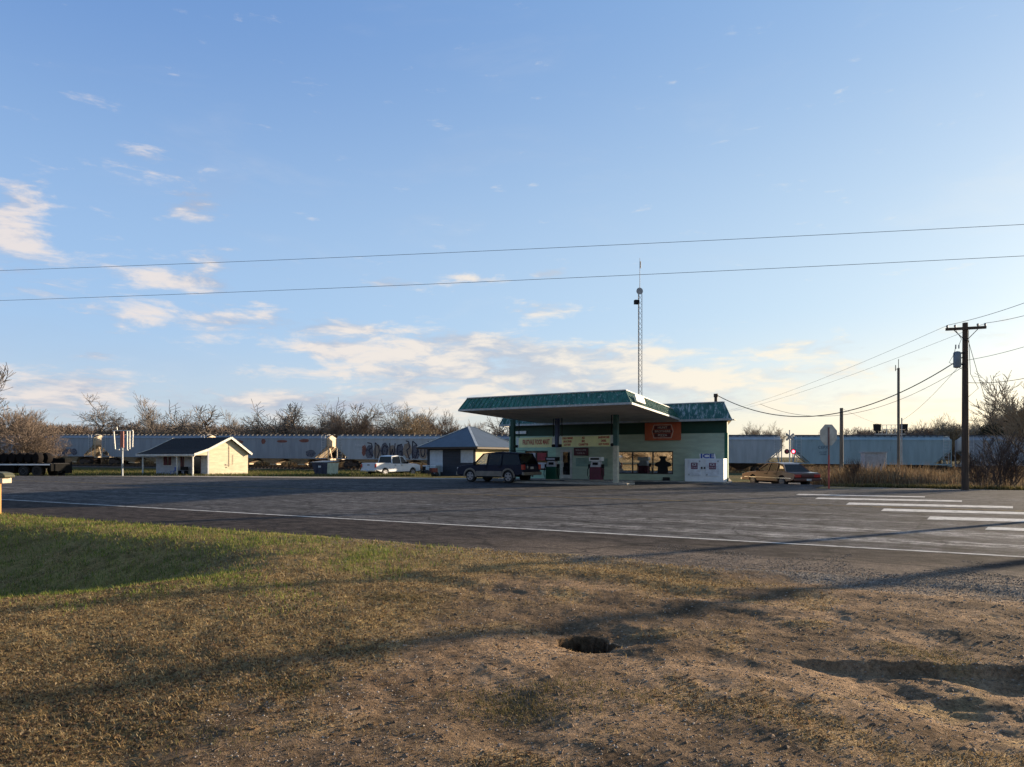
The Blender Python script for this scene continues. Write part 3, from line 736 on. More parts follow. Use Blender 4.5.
CR = Vector((.1465 * 41, 41, 0)); CLc = Vector((.0014 * 47.6, 47.6, 0)); CM = Vector((2.66, 43.15, 0))
for c_, nm in ((CR, 1), (CLc, 0)):
    up = MB(); up.box(-.13, .13, -.13, .13, 2.25, 4.11); lo = MB(); lo.box(-.135, .135, -.135, .135, .1, 2.247)
    c1 = up.build('column', mat('column_teal', (.02, .10, .10), .5, col2=(.30, .33, .33), amt=.3, scale=4) if nm else dkgreen, can, loc=c_); c1.rotation_euler.z = RZ
    c2 = lo.build('column_wrap', mat('column_cream', (.50, .49, .40), .6, col2=(.2, .3, .25), amt=.3, scale=6) if nm else dkgreen, can, loc=c_); c2.rotation_euler.z = RZ
# hung signs between the columns
dS = (CR - CLc); aS = math.atan2(dS.y, dS.x); LS = dS.length
yellow = mat('sign_yellow', (.78, .78, .38), .5, var=.08, col2=(.45, .50, .25), amt=.2, scale=2); redtx = mat('sign_red_letters', (.42, .05, .035), .6); whit = mat('sign_white', (.62, .66, .62), .5)
postb = mat('post_blue', (.035, .06, .14), .6)
def hung(t0, t1, lines, label, cols=None):
    c_ = CLc.lerp(CR, (t0 + t1) / 2); w_ = LS * (t1 - t0) / 2
    s_ = thing('canopy_sign', label, 'sign', (c_.x, c_.y, 2.55), aS, 'yellow signs hung below the canopy')
    b = MB(); b.box(-w_, w_, -.06, .06, -.33, .33); b.build('sign_box', whit, s_)
    b = MB(); b.box(-w_ + .25, w_ - .25, -.068, -.061, -.33, .31); b.build('face', yellow, s_)
    b = MB()
    for sx_ in (-w_ + .2, w_ - .2): b.bar((sx_, 0, .33), (sx_, 0, 1.55), .04)
    b.build('hanger', blk, s_)
    return s_, w_
s_, w_ = hung(.045, .45, None, 'yellow canopy sign reading FRUITVALE FOOD MART in red')
text('lettering', 'FRUITVALE FOOD MART', .44, redtx, s_, (.08, -.072, 0), depth=.003, sx=.52, bold=.012)
s2, w2 = hung(.49, .985, None, 'yellow canopy sign listing goods in nine red words, above the store door')
for cx, rows in ((-.62, ('COLD DRINKS', 'GROCERIES', 'LOTTERY')), (-.02, ('ICE', 'BBQ', 'CIGARETTES')), (.62, ('SANDWICHES', 'DIESEL', 'HOT FOODS'))):
    for k, r_ in enumerate(rows): text('lettering', r_, .17, redtx, s2, (cx * w2 - (.1 if cx < 0 else -.1 if cx > 0 else 0), -.072, .2 - k * .2), depth=.003, sx=.80, bold=.007)
mp = CLc.lerp(CR, .467); b = MB(); b.box(-.12, .12, -.1, .1, 2.2, 4.11); o = b.build('sign_post', postb, can, loc=mp); o.rotation_euler.z = aS
b = MB()
for t_ in (.045, .435, .5, .975): p = CLc.lerp(CR, t_); b.lathe((p.x - .05, p.y - .12, 2.22), [(.02, 0), (.1, 0), (.12, .12), (.08, .18)], 10)
b.build('floodlight', blk, can)
# island
b = MB(); p0 = CR + U * .8 ; isl = thing('pump_island', 'low concrete pump island with worn kerb under the canopy', 'pump island', (CR.x, CR.y, 0), RZ)
b.box(-7.0, .9, -.55, .65, -.05, .12); b.build('kerb', concm, isl, bevel=.04)
b = MB(); b.box(-4.6, -.6, 1.3 + 1.2, 3.3 + 1.2, -.05, .12); isl2 = thing('pump_island', 'concrete base the two old fuel pumps stand on', 'pump island', (CR.x, CR.y, 0), RZ)
b.build('kerb', concm, isl2, bevel=.04)
maroon = mat('pump_maroon', (.12, .012, .04), .45); pumpgreen = mat('pump_green', (.008, .09, .055), .45); palep = mat('pump_pale', (.55, .55, .60), .45)
def pump(px, D, bodym, label, flip):
    t = thing('fuel_pump', label, 'fuel pump', ((px - CX) / F * D, D, .12), RZ, 'old fuel pumps')
    b = MB(); b.box(-.38, .38, -.25, .25, 0, .85); b.build('cabinet', bodym, t, bevel=.02)
    b = MB(); b.prism([(-.36, .852), (.36, .852), (.26, 1.22), (-.26, 1.22)], -.2, .2); b.build('dial_head', palep, t, bevel=.01)
    b = MB(); b.box(-.18, .18, -.21, -.202, .98, 1.14); b.build('display', blk, t)
    b = MB(); b.box(-.42, .42, -.22, .22, 1.225, 1.48); b.build('top_sign', whitem if not flip else blk, t, bevel=.01)
    b = MB(); b.box(-.32, .28, -.228, -.221, 1.3, 1.42); b.build('top_sign_face', blk if not flip else palep, t)
    for s_ in (-1, 1):
        b = MB(); b.tube([(s_ * .44, -.05, .95), (s_ * .55, -.1, .7), (s_ * .56, -.12, .35), (s_ * .5, -.12, .12), (s_ * .42, -.08, .4), (s_ * .41, -.05, .75)], .025, 6); h_ = b.build('hose', blk, t, smooth=True)
        b = MB(); b.box(s_ * .45 - .07, s_ * .45 + .07, -.12, .02, .78, 1.02); b.build('nozzle', blk, h_)
    b = MB(); b.box(-.40, .40, -.27, .27, -.03, .06); b.build('base', concm, t)
pump(596.5, 44.6, maroon, 'maroon fuel pump with white top box, right of the store door', False)
pump(552.5, 46.0, pumpgreen, 'green fuel pump with pale head and dark top, left of the store door', True)
# ice merchandiser
o = loc2w(16.0 - 2.44, -.95, .0); ice = thing('ice_freezer', 'white double door ice freezer with blue ICE header by the store corner', 'ice freezer', o, RZ)
b = MB(); b.box(0, 2.44, 0, .86, .06, 1.50); b.build('cabinet', whitem, ice, bevel=.03)
b = MB(); b.prism([(.95, 1.505), (1.95, 1.505), (1.88, 1.80), (.92, 1.80)], .05, .12); hd = b.build('header', whitem, ice)
text('lettering', 'ICE', .38, bluem, hd, (1.42, .045, 1.65), depth=.003, sx=1.55, bold=.014)
for k, x0 in enumerate((.22, 1.36)):
    b = MB(); b.box(x0, x0 + .82, -.035, -.002, .42, 1.40); d = b.build('door', mat('door_cool_white' + str(k), (.76, .79, .84), .4), ice, bevel=.015)
    b = MB(); b.box(x0 + .2, x0 + .62, -.042, -.036, .84, 1.24); b.build('decal', mat('decal_maroon', (.16, .03, .08), .5), d)
    text('lettering', 'ICE', .2, whitem, d, (x0 + .41, -.045, 1.12), depth=.002, bold=.004); text('lettering', 'COLD', .13, whitem, d, (x0 + .41, -.045, .94), depth=.002)
    b = MB(); xh = x0 + (.88 if k == 0 else -.08); b.box(xh - .04, xh + .04, -.06, -.002, .86, .98); b.build('handle', blk, d)
    b = MB(); b.box(x0 + .02, x0 + .12, -.05, -.036, .46, .54); b.box(x0 + .7, x0 + .8, -.05, -.036, 1.3, 1.38); b.build('hinge', trimgrey, d)

# ================================================================ cottage
cream = siding_mat('cream_siding', (.72, .62, .44), .14, col2=(.50, .42, .30), amt=.22)
porchwall = siding_mat('white_porch_siding', (.52, .54, .58), .14)
shingle = mat('dark_shingles', (.028, .025, .026), .95, var=.3, scale=8, bump=.6, spec=.2)
whitetrim = mat('white_trim', (.70, .68, .62), .6)
HO = Vector((-30, 70, -.26)); house = thing('cottage', 'small cream cottage with dark shingle roof and covered front porch', 'cottage', HO, RZ)
HW = 8.5; HD = 4.75; z0 = 0
prof = [(-1.75, 2.07), (-.2, 2.56), (2.45, 3.80), (4.98, 2.12)]
b = MB(); b.prism([(.16, 0), (HD, 0), (HD, 2.26), (2.45, 3.72), (.16, 2.62)], -.16, 0, 'x'); b.build('gable_wall', cream, house)
b = MB(); b.prism([(.16, 0), (HD, 0), (HD, 2.26), (2.45, 3.72), (.16, 2.62)], -HW, -HW + .16, 'x'); b.box(-HW + .16, -.16, HD - .16, HD, 0, 2.2); b.build('wall', cream, house)
b = MB()
wallrun(b, -HW, -.0, [(-7.3, -5.8, .95, 1.95), (-4.45, -3.65, .6, 1.95), (-2.5, -1.05, .05, 1.95)], .0, .157, 0, 2.6)
b.build('porch_wall', porchwall, house)
def rsl(name, pts, m_, t=.09): bb = MB(); bb.slab(pts, t); return bb.build(name, m_, house)
x0, x1 = -9.2, .38
b = MB()
for (a, c) in zip(prof[:-1], prof[1:]):
    b.slab([(x0, a[0], a[1]), (x1, a[0], a[1]), (x1, c[0], c[1]), (x0, c[0], c[1])], .09, None)
rf = b.build('roof', shingle, house)
b = MB()
for (a, c) in zip(prof[:-1], prof[1:]):
    for xx in (x0 - .015, x1 + .015): b.bar((xx, a[0], a[1] + .02), (xx, c[0], c[1] + .02), .04, .22)
b.bar((x0, -1.77, 2.06), (x1, -1.77, 2.06), .05, .16)
b.build('barge_board', whitetrim, rf)
b = MB(); b.prism([(-1.62, 2.03), (.0, 2.03), (.0, 2.50), (-.2, 2.47)], -.12, -.02, 'x'); b.build('porch_gable_infill', cream, house)
for xx in (-.1, -2.6, -8.3):
    b = MB(); b.box(xx - .06, xx + .06, -1.62, -1.5, 0, 2.02); b.build('porch_post', whitetrim, house)
b = MB(); b.bar((x0 + .3, -1.56, 1.98), (x1 - .2, -1.56, 1.98), .1, .14); b.build('porch_beam', whitetrim, house)
b = MB(); b.box(-HW, .1, -1.8, -.003, -.1, .04); b.build('porch_floor', concm, house)
curtain = mat('maroon_curtain', (.13, .04, .05), .8); darkg = mat('dark_window_glass', (.015, .017, .022), .08, spec=.8)
for a, c, lo, hi, mm in ((-7.3, -5.8, .95, 1.95, curtain), (-4.45, -3.65, .6, 1.95, curtain), (-2.5, -1.05, .05, 1.95, darkg)):
    b = MB(); f = .06
    b.box(a, c, -.02, .05, lo, lo + f); b.box(a, c, -.02, .05, hi - f, hi); b.box(a, a + f, -.02, .05, lo + f, hi - f); b.box(c - f, c, -.02, .05, lo + f, hi - f)
    w_ = b.build('window' if hi - lo < 1.5 else 'doorway', whitetrim if mm is curtain else curtain, house)
    b = MB(); b.box(a + f, c - f, .03, .045, lo + f, hi - f); b.build('pane', darkg, w_)
    if mm is curtain: b = MB(); b.box(a + f, a + (c - a) * .45, .012, .026, lo + f, hi - f); b.box(a + (c - a) * .6, c - f, .012, .026, lo + f, hi - f); b.build('curtain', curtain, w_)
b = MB(); b.box(.002, .05, 2.0, 2.25, 1.0, 1.15); b.box(.002, .05, 2.1, 2.2, .75, .85); b.tube([(.04, 2.45, .9), (.04, 2.45, 3.2)], .02, 6); b.tube([(.04, 2.9, 1.1), (.04, 2.9, 2.1)], .015, 6); b.build('meter_and_conduit', mat('grey_conduit', (.3, .27, .22), .6), house)
# bench and cooler on the porch
pb = thing('porch_bench', 'dark bench with a back standing on the cottage porch', 'bench', HO + U * -3.2 + V_ * -.55 + Vector((0, 0, .04)), RZ)
b = MB(); b.box(-.6, .6, -.2, .2, .40, .45); b.build('seat', blk, pb); b = MB(); b.box(-.6, .6, .17, .22, .5, .85); b.build('backrest', blk, pb)
for sx_ in (-.55, .55):
    b = MB(); b.box(sx_ - .03, sx_ + .03, -.2, .22, 0, .4); b.build('leg', blk, pb)
pc = thing('porch_chair', 'small blue chair beside the bench on the cottage porch', 'chair', HO + U * -4.5 + V_ * -.6 + Vector((0, 0, .04)), RZ)
b = MB(); b.box(-.25, .25, -.25, .25, .38, .42); b.build('seat', bluem, pc); b = MB(); b.box(-.25, .25, .2, .25, .42, .8); b.build('backrest', bluem, pc)
for sx_ in (-.22, .22):
    for sy_ in (-.22, .22): b = MB(); b.box(sx_ - .02, sx_ + .02, sy_ - .02, sy_ + .02, 0, .38); b.build('leg', bluem, pc)

# ================================================================ shed with hip roof
SO = Vector((-8.6, 72, -.26)); shed = thing('hip_roof_shed', 'square shed with blue grey metal hip roof and white front panels', 'shed', SO, RZ)
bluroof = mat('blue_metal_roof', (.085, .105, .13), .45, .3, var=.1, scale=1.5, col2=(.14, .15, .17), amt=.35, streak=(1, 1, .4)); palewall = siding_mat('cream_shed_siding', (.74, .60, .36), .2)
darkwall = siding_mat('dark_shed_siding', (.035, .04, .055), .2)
SW, SD, SE, SA = 5.85, 7.0, 2.85, 4.95
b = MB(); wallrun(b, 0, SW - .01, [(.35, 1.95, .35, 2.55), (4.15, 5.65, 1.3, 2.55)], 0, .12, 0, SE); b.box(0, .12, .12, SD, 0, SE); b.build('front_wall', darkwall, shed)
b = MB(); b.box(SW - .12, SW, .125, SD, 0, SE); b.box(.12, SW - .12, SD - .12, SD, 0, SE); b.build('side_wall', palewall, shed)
wp = mat('white_shed_panel', (.52, .56, .60), .6, var=.1, col2=(.36, .38, .40), amt=.4)
b = MB(); b.box(.35, 1.95, -.01, .06, .35, 2.55); b.build('door_panel', wp, shed); b = MB(); b.box(4.15, 5.65, -.01, .06, 1.3, 2.55); b.build('window_board', wp, shed)
b = MB(); o_ = .75; c0 = [(-o_, -o_, SE - .05), (SW + o_, -o_, SE - .05), (SW + o_, SD + o_, SE - .05), (-o_, SD + o_, SE - .05)]; ap = (SW / 2, SD / 2 - .4, SA); ap2 = (SW / 2, SD / 2 + .6, SA)
b.slab([c0[0], c0[1], ap], .06); b.slab([c0[1], c0[2], ap2, ap], .06); b.slab([c0[2], c0[3], ap2], .06); b.slab([c0[3], c0[0], ap, ap2], .06)
rf = b.build('roof', bluroof, shed)
b = MB(); b.bar(Vector(c0[1]) + Vector((0, 0, .08)), Vector(ap) + Vector((0, 0, .08)), .22, .05); b.bar(Vector(c0[0]) + Vector((0, 0, .08)), Vector(ap) + Vector((0, 0, .08)), .15, .05); b.bar(Vector(c0[2]) + Vector((0, 0, .08)), Vector(ap2) + Vector((0, 0, .08)), .15, .05); b.build('hip_cap', whitetrim, rf)
b = MB()
for i in range(4): b.bar(Vector(c0[i]) - Vector((0, 0, .07)), Vector(c0[(i + 1) % 4]) - Vector((0, 0, .07)), .06, .16)
b.build('fascia_board', mat('dark_brown_fascia', (.05, .03, .02), .7), shed)
b = MB(); b.box(.3, 1.9, -1.1, -.3, 0, .95); t_ = thing('chest_freezer', 'pale blue white chest freezer in front of the shed door panel', 'freezer', SO, RZ)
b.build('cabinet', mat('pale_blue_enamel', (.50, .58, .62), .4), t_, bevel=.04)
b = MB(); b.box(.28, 1.92, -1.12, -.28, .955, 1.03); b.build('lid', whitem, t_, bevel=.02)
# ================================================================ vehicles
tyre = mat('tyre_rubber', (.018, .018, .019), .85); rimm = mat('alloy_rim', (.30, .30, .32), .4, .6); steelrim = mat('painted_rim', (.22, .22, .23), .5)
gl_clear = glass_mat('car_glass_clear', (.03, .035, .035), refl=.0, opac=.12); gl_tint = glass_mat('car_glass_tinted', (.008, .009, .012), refl=.0, opac=.9)
tail = mat('tail_lamp_red', (.40, .02, .02), .25, coat=.5); headl = mat('head_lamp', (.60, .62, .64), .15, coat=.5); chrome = mat('chrome', (.5, .5, .5), .2, .9)
under = mat('underbody', (.012, .012, .012), .95, spec=.06); seatm = mat('seat_fabric', (.05, .045, .04), .9)
platem = mat('licence_plate', (.55, .55, .55), .5)
def vehicle(name, label, loc, rz, body, sec, top, _a, W, _b, wx, rw, zs, pill, yb, yr, glass, roofz=.05, group=None, flare=None, rimst=5, cat='car', bmat2=None, roofm_=None, handles=(), plate_z=.75, rail=False):
    """top: contour (x,z) from rear bottom over the top to front bottom; pill: (x_belt, z_belt, x_roof, z_roof) from front to rear"""
    t = thing(name, label, cat, loc, rz, group)
    ra = rw * 1.16
    arch = lambda cx: [(cx + ra * math.cos(a), rw + ra * math.sin(a)) for a in np.linspace(math.asin((zs - rw) / ra), PI - math.asin((zs - rw) / ra), 11)]
    poly = list(top) + [p for cx in sorted(wx, reverse=True) for p in arch(cx)]
    b = MB(); n = len(poly)
    # three lofted slices: edges tuck in towards bonnet height
    zt = max(p[1] for p in poly)
    def yy(z, s): return s * (W / 2 - .07 * max(0, (z - sec) / max(.01, zt - sec)) ** 1.5 - (.04 if z < zs + .03 else 0))
    b.add([(x, yy(z, -1), z) for x, z in poly] + [(x, yy(z, 1), z) for x, z in poly], [tuple(range(n))[::-1], tuple(range(n, 2 * n))] + [(i, (i + 1) % n, n + (i + 1) % n, n + i) for i in range(n)])
    bo = b.build('body', body, t, bevel=.035, seg=2, smooth=True)
    b = MB(); b.box(min(wx) + ra, max(wx) - ra, -W / 2 + .12, W / 2 - .12, zs - .08, zs + .25); b.box(min(wx) - ra * 1.3, max(wx) + ra * 1.1, -W / 2 + .32, W / 2 - .32, zs - .02, zs + .5); b.build('chassis', under, t)
    # greenhouse
    N = len(pill)
    for s in (-1, 1):
        for i in range(N - 1):
            a, c = pill[i], pill[i + 1]
            q = [(a[0], s * (yb - .015), a[1]), (c[0], s * (yb - .015), c[1]), (c[2], s * (yr - .015), c[3]), (a[2], s * (yr - .015), a[3])]
            b = MB(); b.slab(q, .008); b.build('side_window', glass[i], t)
    f, r_ = pill[0], pill[-1]
    b = MB(); b.slab([(f[0] + .03, -yb + .05, f[1]), (f[0] + .03, yb - .05, f[1]), (f[2], yr - .05, f[3]), (f[2], -yr + .05, f[3])], .008); b.build('windscreen', gl_clear, t)
    b = MB(); b.slab([(r_[0] - .02, -yb + .05, r_[1]), (r_[0] - .02, yb - .05, r_[1]), (r_[2], yr - .05, r_[3]), (r_[2], -yr + .05, r_[3])], .008); b.build('rear_window', glass[-1], t)
    b = MB()
    for s in (-1, 1):
        for i, p in enumerate(pill):
            w_ = .09 if i in (0, N - 1) else .07
            b.bar((p[0], s * yb, p[1] - .03), (p[2], s * yr, p[3] + .01), w_, .05, up=(1, 0, 0))
    for s in (-1, 1):
        for a, c in zip(pill[:-1], pill[1:]): b.bar((a[2], s * yr, a[3]), (c[2], s * yr, c[3]), .06, .06)
    b.build('pillars', roofm_ or body, t)
    b = MB(); pts = [(p[2], p[3]) for p in pill]
    xf, xr_ = pts[0][0] + .02, pts[-1][0] - .02; zf, zr_ = pts[0][1], pts[-1][1]; zm = max(z for _, z in pts) + roofz
    prof_ = [(xr_, zr_ - .01), (xr_ + .12, zr_ + .045), ((xf + xr_) / 2, zm + .03), (xf - .15, zf + .045), (xf, zf - .01)]
    b.prism(prof_, -yr - .02, yr + .02); b.build('roof', roofm_ or body, t, bevel=.03, smooth=True)
    if rail:
        b = MB()
        for s in (-1, 1): b.tube([(xf - .35, s * (yr - .08), zm + .02), (xf - .5, s * (yr - .08), zm + .09), (xr_ + .4, s * (yr - .08), zm + .09), (xr_ + .25, s * (yr - .08), zm + .02)], .02, 6)
        b.build('roof_rail', blk, t)
    # wheels
    for cx in wx:
        for s in (-1, 1):
            b = MB(); wv = .13
            b.lathe((0, 0, 0), [(rw * .6, -wv), (rw * .93, -wv), (rw, -wv * .7), (rw, wv * .7), (rw * .93, wv), (rw * .6, wv)], 24, 'y')
            w_ = b.build('wheel', tyre, t, smooth=True, loc=(cx, s * (W / 2 - .15), rw))
            b = MB(); b.lathe((0, s * .11, 0), [(rw * .62, -.02), (rw * .64, .02)] if s > 0 else [(rw * .64, -.02), (rw * .62, .02)], 20, 'y')
            b.build('wheel_well_disc', under if rimst else steelrim, w_)
            b = MB()
            for k in range(rimst or 8):
                a = 2 * PI * k / (rimst or 8) + .3; b.bar((0, s * .135, 0), (rw * .6 * math.cos(a), s * .14, rw * .6 * math.sin(a)), .11 if rimst else .05, .03, up=(0, 1, 0))
            b.lathe((0, s * .135, 0), [(rw * .20, -.02), (rw * .18, .02)], 12, 'y')
            for j in range(20):
                a0, a1 = 2 * PI * j / 20, 2 * PI * (j + 1) / 20; b.bar((rw * .62 * math.cos(a0), s * .135, rw * .62 * math.sin(a0)), (rw * .62 * math.cos(a1), s * .135, rw * .62 * math.sin(a1)), .035, .03, up=(0, 1, 0))
            b.build('rim', rimm if rimst else steelrim, w_)
    if flare:
        b = MB()
        for cx in wx:
            for s in (-1, 1):
                A = [(cx + ra * 1.06 * math.cos(a), rw + ra * 1.06 * math.sin(a)) for a in np.linspace(-.1, PI + .1, 11)]
                for p, q in zip(A[:-1], A[1:]): b.bar((p[0], s * (W / 2 + .005), p[1]), (q[0], s * (W / 2 + .005), q[1]), .05, .11, up=(p[0] - cx, 0, p[1] - rw))
        for s in (-1, 1): b.box(min(wx) + ra * 1.1, max(wx) - ra * 1.1, s * (W / 2 + .005) - .02, s * (W / 2 + .005) + .02, zs - .02, zs + .30)
        b.build('lower_cladding', flare, t)
        b = MB()
        for s in (-1, 1): b.box(min(wx) + ra * 1.1, max(wx) - ra * 1.1, s * (W / 2 + .02) - .09, s * (W / 2 + .02) + .06, zs - .10, zs - .06)
        b.build('running_board', blk, t)
    if handles:
        b = MB()
        for hx, hz in handles:
            for s in (-1, 1): b.box(hx - .08, hx + .08, s * (W / 2) - .03, s * (W / 2) + .03, hz, hz + .035)
        b.build('door_handles', blk, t)
    b = MB()
    for p in pill[1:-1]:
        for s in (-1, 1): b.bar((p[0], s * (W / 2 + .001), zs + .12), (p[0], s * (W / 2 - .045), p[1] - .03), .012, .012)
    b.build('door_gaps', under, t)
    for s in (-1, 1):
        b = MB(); x_ = pill[0][0] - .25; b.box(x_ - .06, x_ + .06, s * (yb + .16) - .1, s * (yb + .16) + .1, pill[0][1] + .02, pill[0][1] + .2); b.box(x_ - .02, x_ + .02, s * (yb + .03) - .07, s * (yb + .03) + .07, pill[0][1] + .03, pill[0][1] + .08); b.build('mirror', blk, t, bevel=.02)
    # seats
    for xx in (pill[0][2] - .35, pill[0][2] - 1.25):
        for s in (-1, 1):
            b = MB(); b.box(xx - .08, xx + .06, s * .38 - .22, s * .38 + .22, zs, pill[0][1] + .18); b.box(xx - .06, xx + .04, s * .38 - .12, s * .38 + .12, pill[0][1] + .2, pill[0][1] + .36); b.build('seat', seatm, t, bevel=.03)
    return t
def lampbox(t, name, m_, x0, x1, y0, y1, z0, z1, par=None):
    for s in (-1, 1):
        b = MB(); a, c = sorted((s * y0, s * y1)); b.box(x0, x1, a, c, z0, z1); b.build(name, m_, par or t, bevel=.015)

navy = mat('navy_car_paint', (.006, .009, .028), .4, var=.1, coat=0, spec=.16); tan = mat('tan_cladding', (.20, .17, .14), .5)
D = 45.4; x = (498 - CX) / F * D
suv = vehicle('suv', 'dark navy SUV with tan lower cladding, parked at the pumps', (x, D, 0), R(144), navy, .75,
    [(-2.58, .55), (-2.62, .95), (-2.56, 1.14), (1.15, 1.13), (1.35, 1.14), (2.2, 1.06), (2.5, .98), (2.6, .80), (2.6, .48)], None, 1.98, 0, (-1.52, 1.50), .385, .42,
    [(1.28, 1.10, .52, 1.80), (.18, 1.11, .12, 1.84), (-.95, 1.12, -.95, 1.85), (-2.46, 1.12, -2.12, 1.80)], .93, .76, [gl_clear, gl_tint, gl_tint], flare=tan, handles=((.3, .98), (-.85, .98)), rail=True)
lampbox(suv, 'taillight', tail, -2.66, -2.48, .74, .965, .82, 1.14); lampbox(suv, 'headlight', headl, 2.46, 2.62, .62, .95, .74, .94)
b = MB(); b.box(-2.72, -2.52, -.98, .98, .48, .68); b.build('rear_bumper', tan, suv, bevel=.04)
b = MB(); b.box(2.5, 2.70, -.97, .97, .42, .66); b.build('front_bumper', tan, suv, bevel=.04)
b = MB(); b.box(2.58, 2.63, -.58, .58, .72, .94); b.build('grille', chrome, suv)
b = MB(); b.box(-2.645, -2.62, -.16, .16, .86, 1.0); b.build('licence_plate', platem, suv)
b = MB(); b.lathe((-2.63, .5, .98), [(.09, -.02), (.09, .02)], 12, 'x'); b.build('tailgate_badge', chrome, suv)

whitep = mat('white_car_paint', (.66, .68, .72), .4, var=.04, coat=.1)
D = 66.0; x = (392 - CX) / F * D; pz = gz(x, D) + .02
pk = vehicle('pickup_truck', 'white crew cab pickup seen from behind, left of the shed', (x, D, pz), R(53), whitep, .8,
    [(-2.85, .62), (-2.86, 1.16), (1.0, 1.15), (1.15, 1.19), (2.3, 1.12), (2.6, 1.05), (2.72, .9), (2.72, .52)], None, 1.98, 0, (-1.75, 1.75), .38, .46,
    [(1.15, 1.15, .55, 1.78), (.25, 1.16, .2, 1.80), (-.88, 1.16, -.78, 1.78)], .93, .76, [gl_tint, gl_tint], rimst=6, handles=((.35, 1.02), (-.5, 1.02)), cat='pickup')
b = MB(); b.box(-2.76, -1.12, -.80, .80, 1.150, 1.172); b.build('bed_shade_panel', under, pk)  # flat dark panel painted as the shaded hollow of the open bed
b = MB()
for s_ in (-1, 1): b.box(-2.84, -1.0, s_ * .89 - .06, s_ * .89 + .06, 1.12, 1.23)
b.box(-2.86, -2.78, -.88, .88, 1.12, 1.23); b.build('bed_rail', whitep, pk, bevel=.02)
pk.scale = (1, 1, 1.06)
lampbox(pk, 'taillight', tail, -2.90, -2.80, .82, .995, .84, 1.14)
lampbox(pk, 'headlight', headl, 2.6, 2.745, .62, .96, .84, 1.03)
b = MB(); b.box(-2.98, -2.80, -.96, .96, .50, .66); b.build('rear_bumper', chrome, pk, bevel=.03)
b = MB(); b.box(2.62, 2.84, -.97, .97, .42, .64); b.build('front_bumper', chrome, pk, bevel=.03)
b = MB(); b.box(-2.99, -2.982, -.16, .16, .52, .64); b.build('licence_plate', platem, pk)
b = MB(); b.box(-2.875, -2.855, -.15, .15, 1.02, 1.10); b.build('tailgate_handle', blk, pk)

gold = mat('tan_gold_car_paint', (.10, .048, .040), .28, var=.08, coat=.15, spec=.35)
D = 44.0; x = (779 - CX) / F * D
sd = vehicle('sedan', 'older dark maroon sedan with golden light on its side, parked by the side street', (x, D, gz(x, D) + .035), R(106), gold, .55,
    [(-2.55, .42), (-2.62, .62), (-2.58, .84), (-1.35, .93), (1.0, .92), (2.1, .82), (2.5, .72), (2.58, .58), (2.58, .36)], None, 1.82, 0, (-1.45, 1.42), .315, .30,
    [(1.10, .90, .30, 1.36), (-.05, .92, -.08, 1.40), (-.92, .92, -.78, 1.39), (-1.75, .90, -1.22, 1.33)], .82, .60, [gl_tint, gl_tint, gl_tint], rimst=0, roofz=.02, handles=((.1, .74), (-.8, .74)))
lampbox(sd, 'taillight', tail, -2.65, -2.5, .45, .88, .58, .76); lampbox(sd, 'headlight', headl, 2.48, 2.60, .5, .86, .52, .68)
b = MB(); b.box(-2.74, -2.56, -.90, .90, .36, .52); b.build('rear_bumper', gold, sd, bevel=.04)
b = MB(); b.box(-2.665, -2.63, -.42, .42, .60, .72); b.build('trunk_garnish', mat('dark_red_garnish', (.08, .012, .02), .4), sd); b = MB(); b.box(-2.765, -2.742, -.16, .16, .39, .50); b.build('licence_plate', platem, sd)
b = MB(); b.box(2.56, 2.74, -.90, .90, .32, .48); b.build('front_bumper', chrome, sd, bevel=.03)
b = MB()
for s in (-1, 1): b.box(-2.3, 2.3, s * .905 - .012, s * .905 + .012, .50, .545)
b.build('side_moulding', chrome, sd)

# small red mower between pickup and shed
mw = thing('riding_mower', 'small rusty red riding mower between the white pickup and the shed', 'mower', (-7.9, 67.6, gz(-7.9, 67.6)), R(40))
b = MB(); b.box(.15, .85, -.26, .26, .35, .80); rustred = mat('faded_red_enamel', (.20, .045, .03), .6); b.build('hood', rustred, mw, bevel=.05); b = MB(); b.box(-.7, .2, -.4, .4, .3, .4); b.build('frame', blk, mw)
b = MB(); b.box(-.55, -.15, -.22, .22, .55, .62); b.box(-.6, -.5, -.22, .22, .62, .95); b.box(-.4, -.3, -.05, .05, .4, .55); b.build('seat', blk, mw, bevel=.02)
b = MB(); b.tube([(.15, 0, .75), (-.02, 0, 1.0)], .02, 6); b.lathe((-.03, 0, .98), [(.16, 0), (.17, .02), (.16, .04)], 14); b.build('steering_wheel', blk, mw)
for cx, r_ in ((-.4, .28), (.6, .2)):
    for s in (-1, 1): b = MB(); b.lathe((cx, s * .42, r_), [(r_ * .9, -.1), (r_, -.07), (r_, .07), (r_ * .9, .1)], 16, 'y'); b.build('wheel', tyre, mw)
b = MB(); b.box(-.1, .4, -.5, .5, .1, .28); b.build('mowing_deck', blk, mw, bevel=.03)

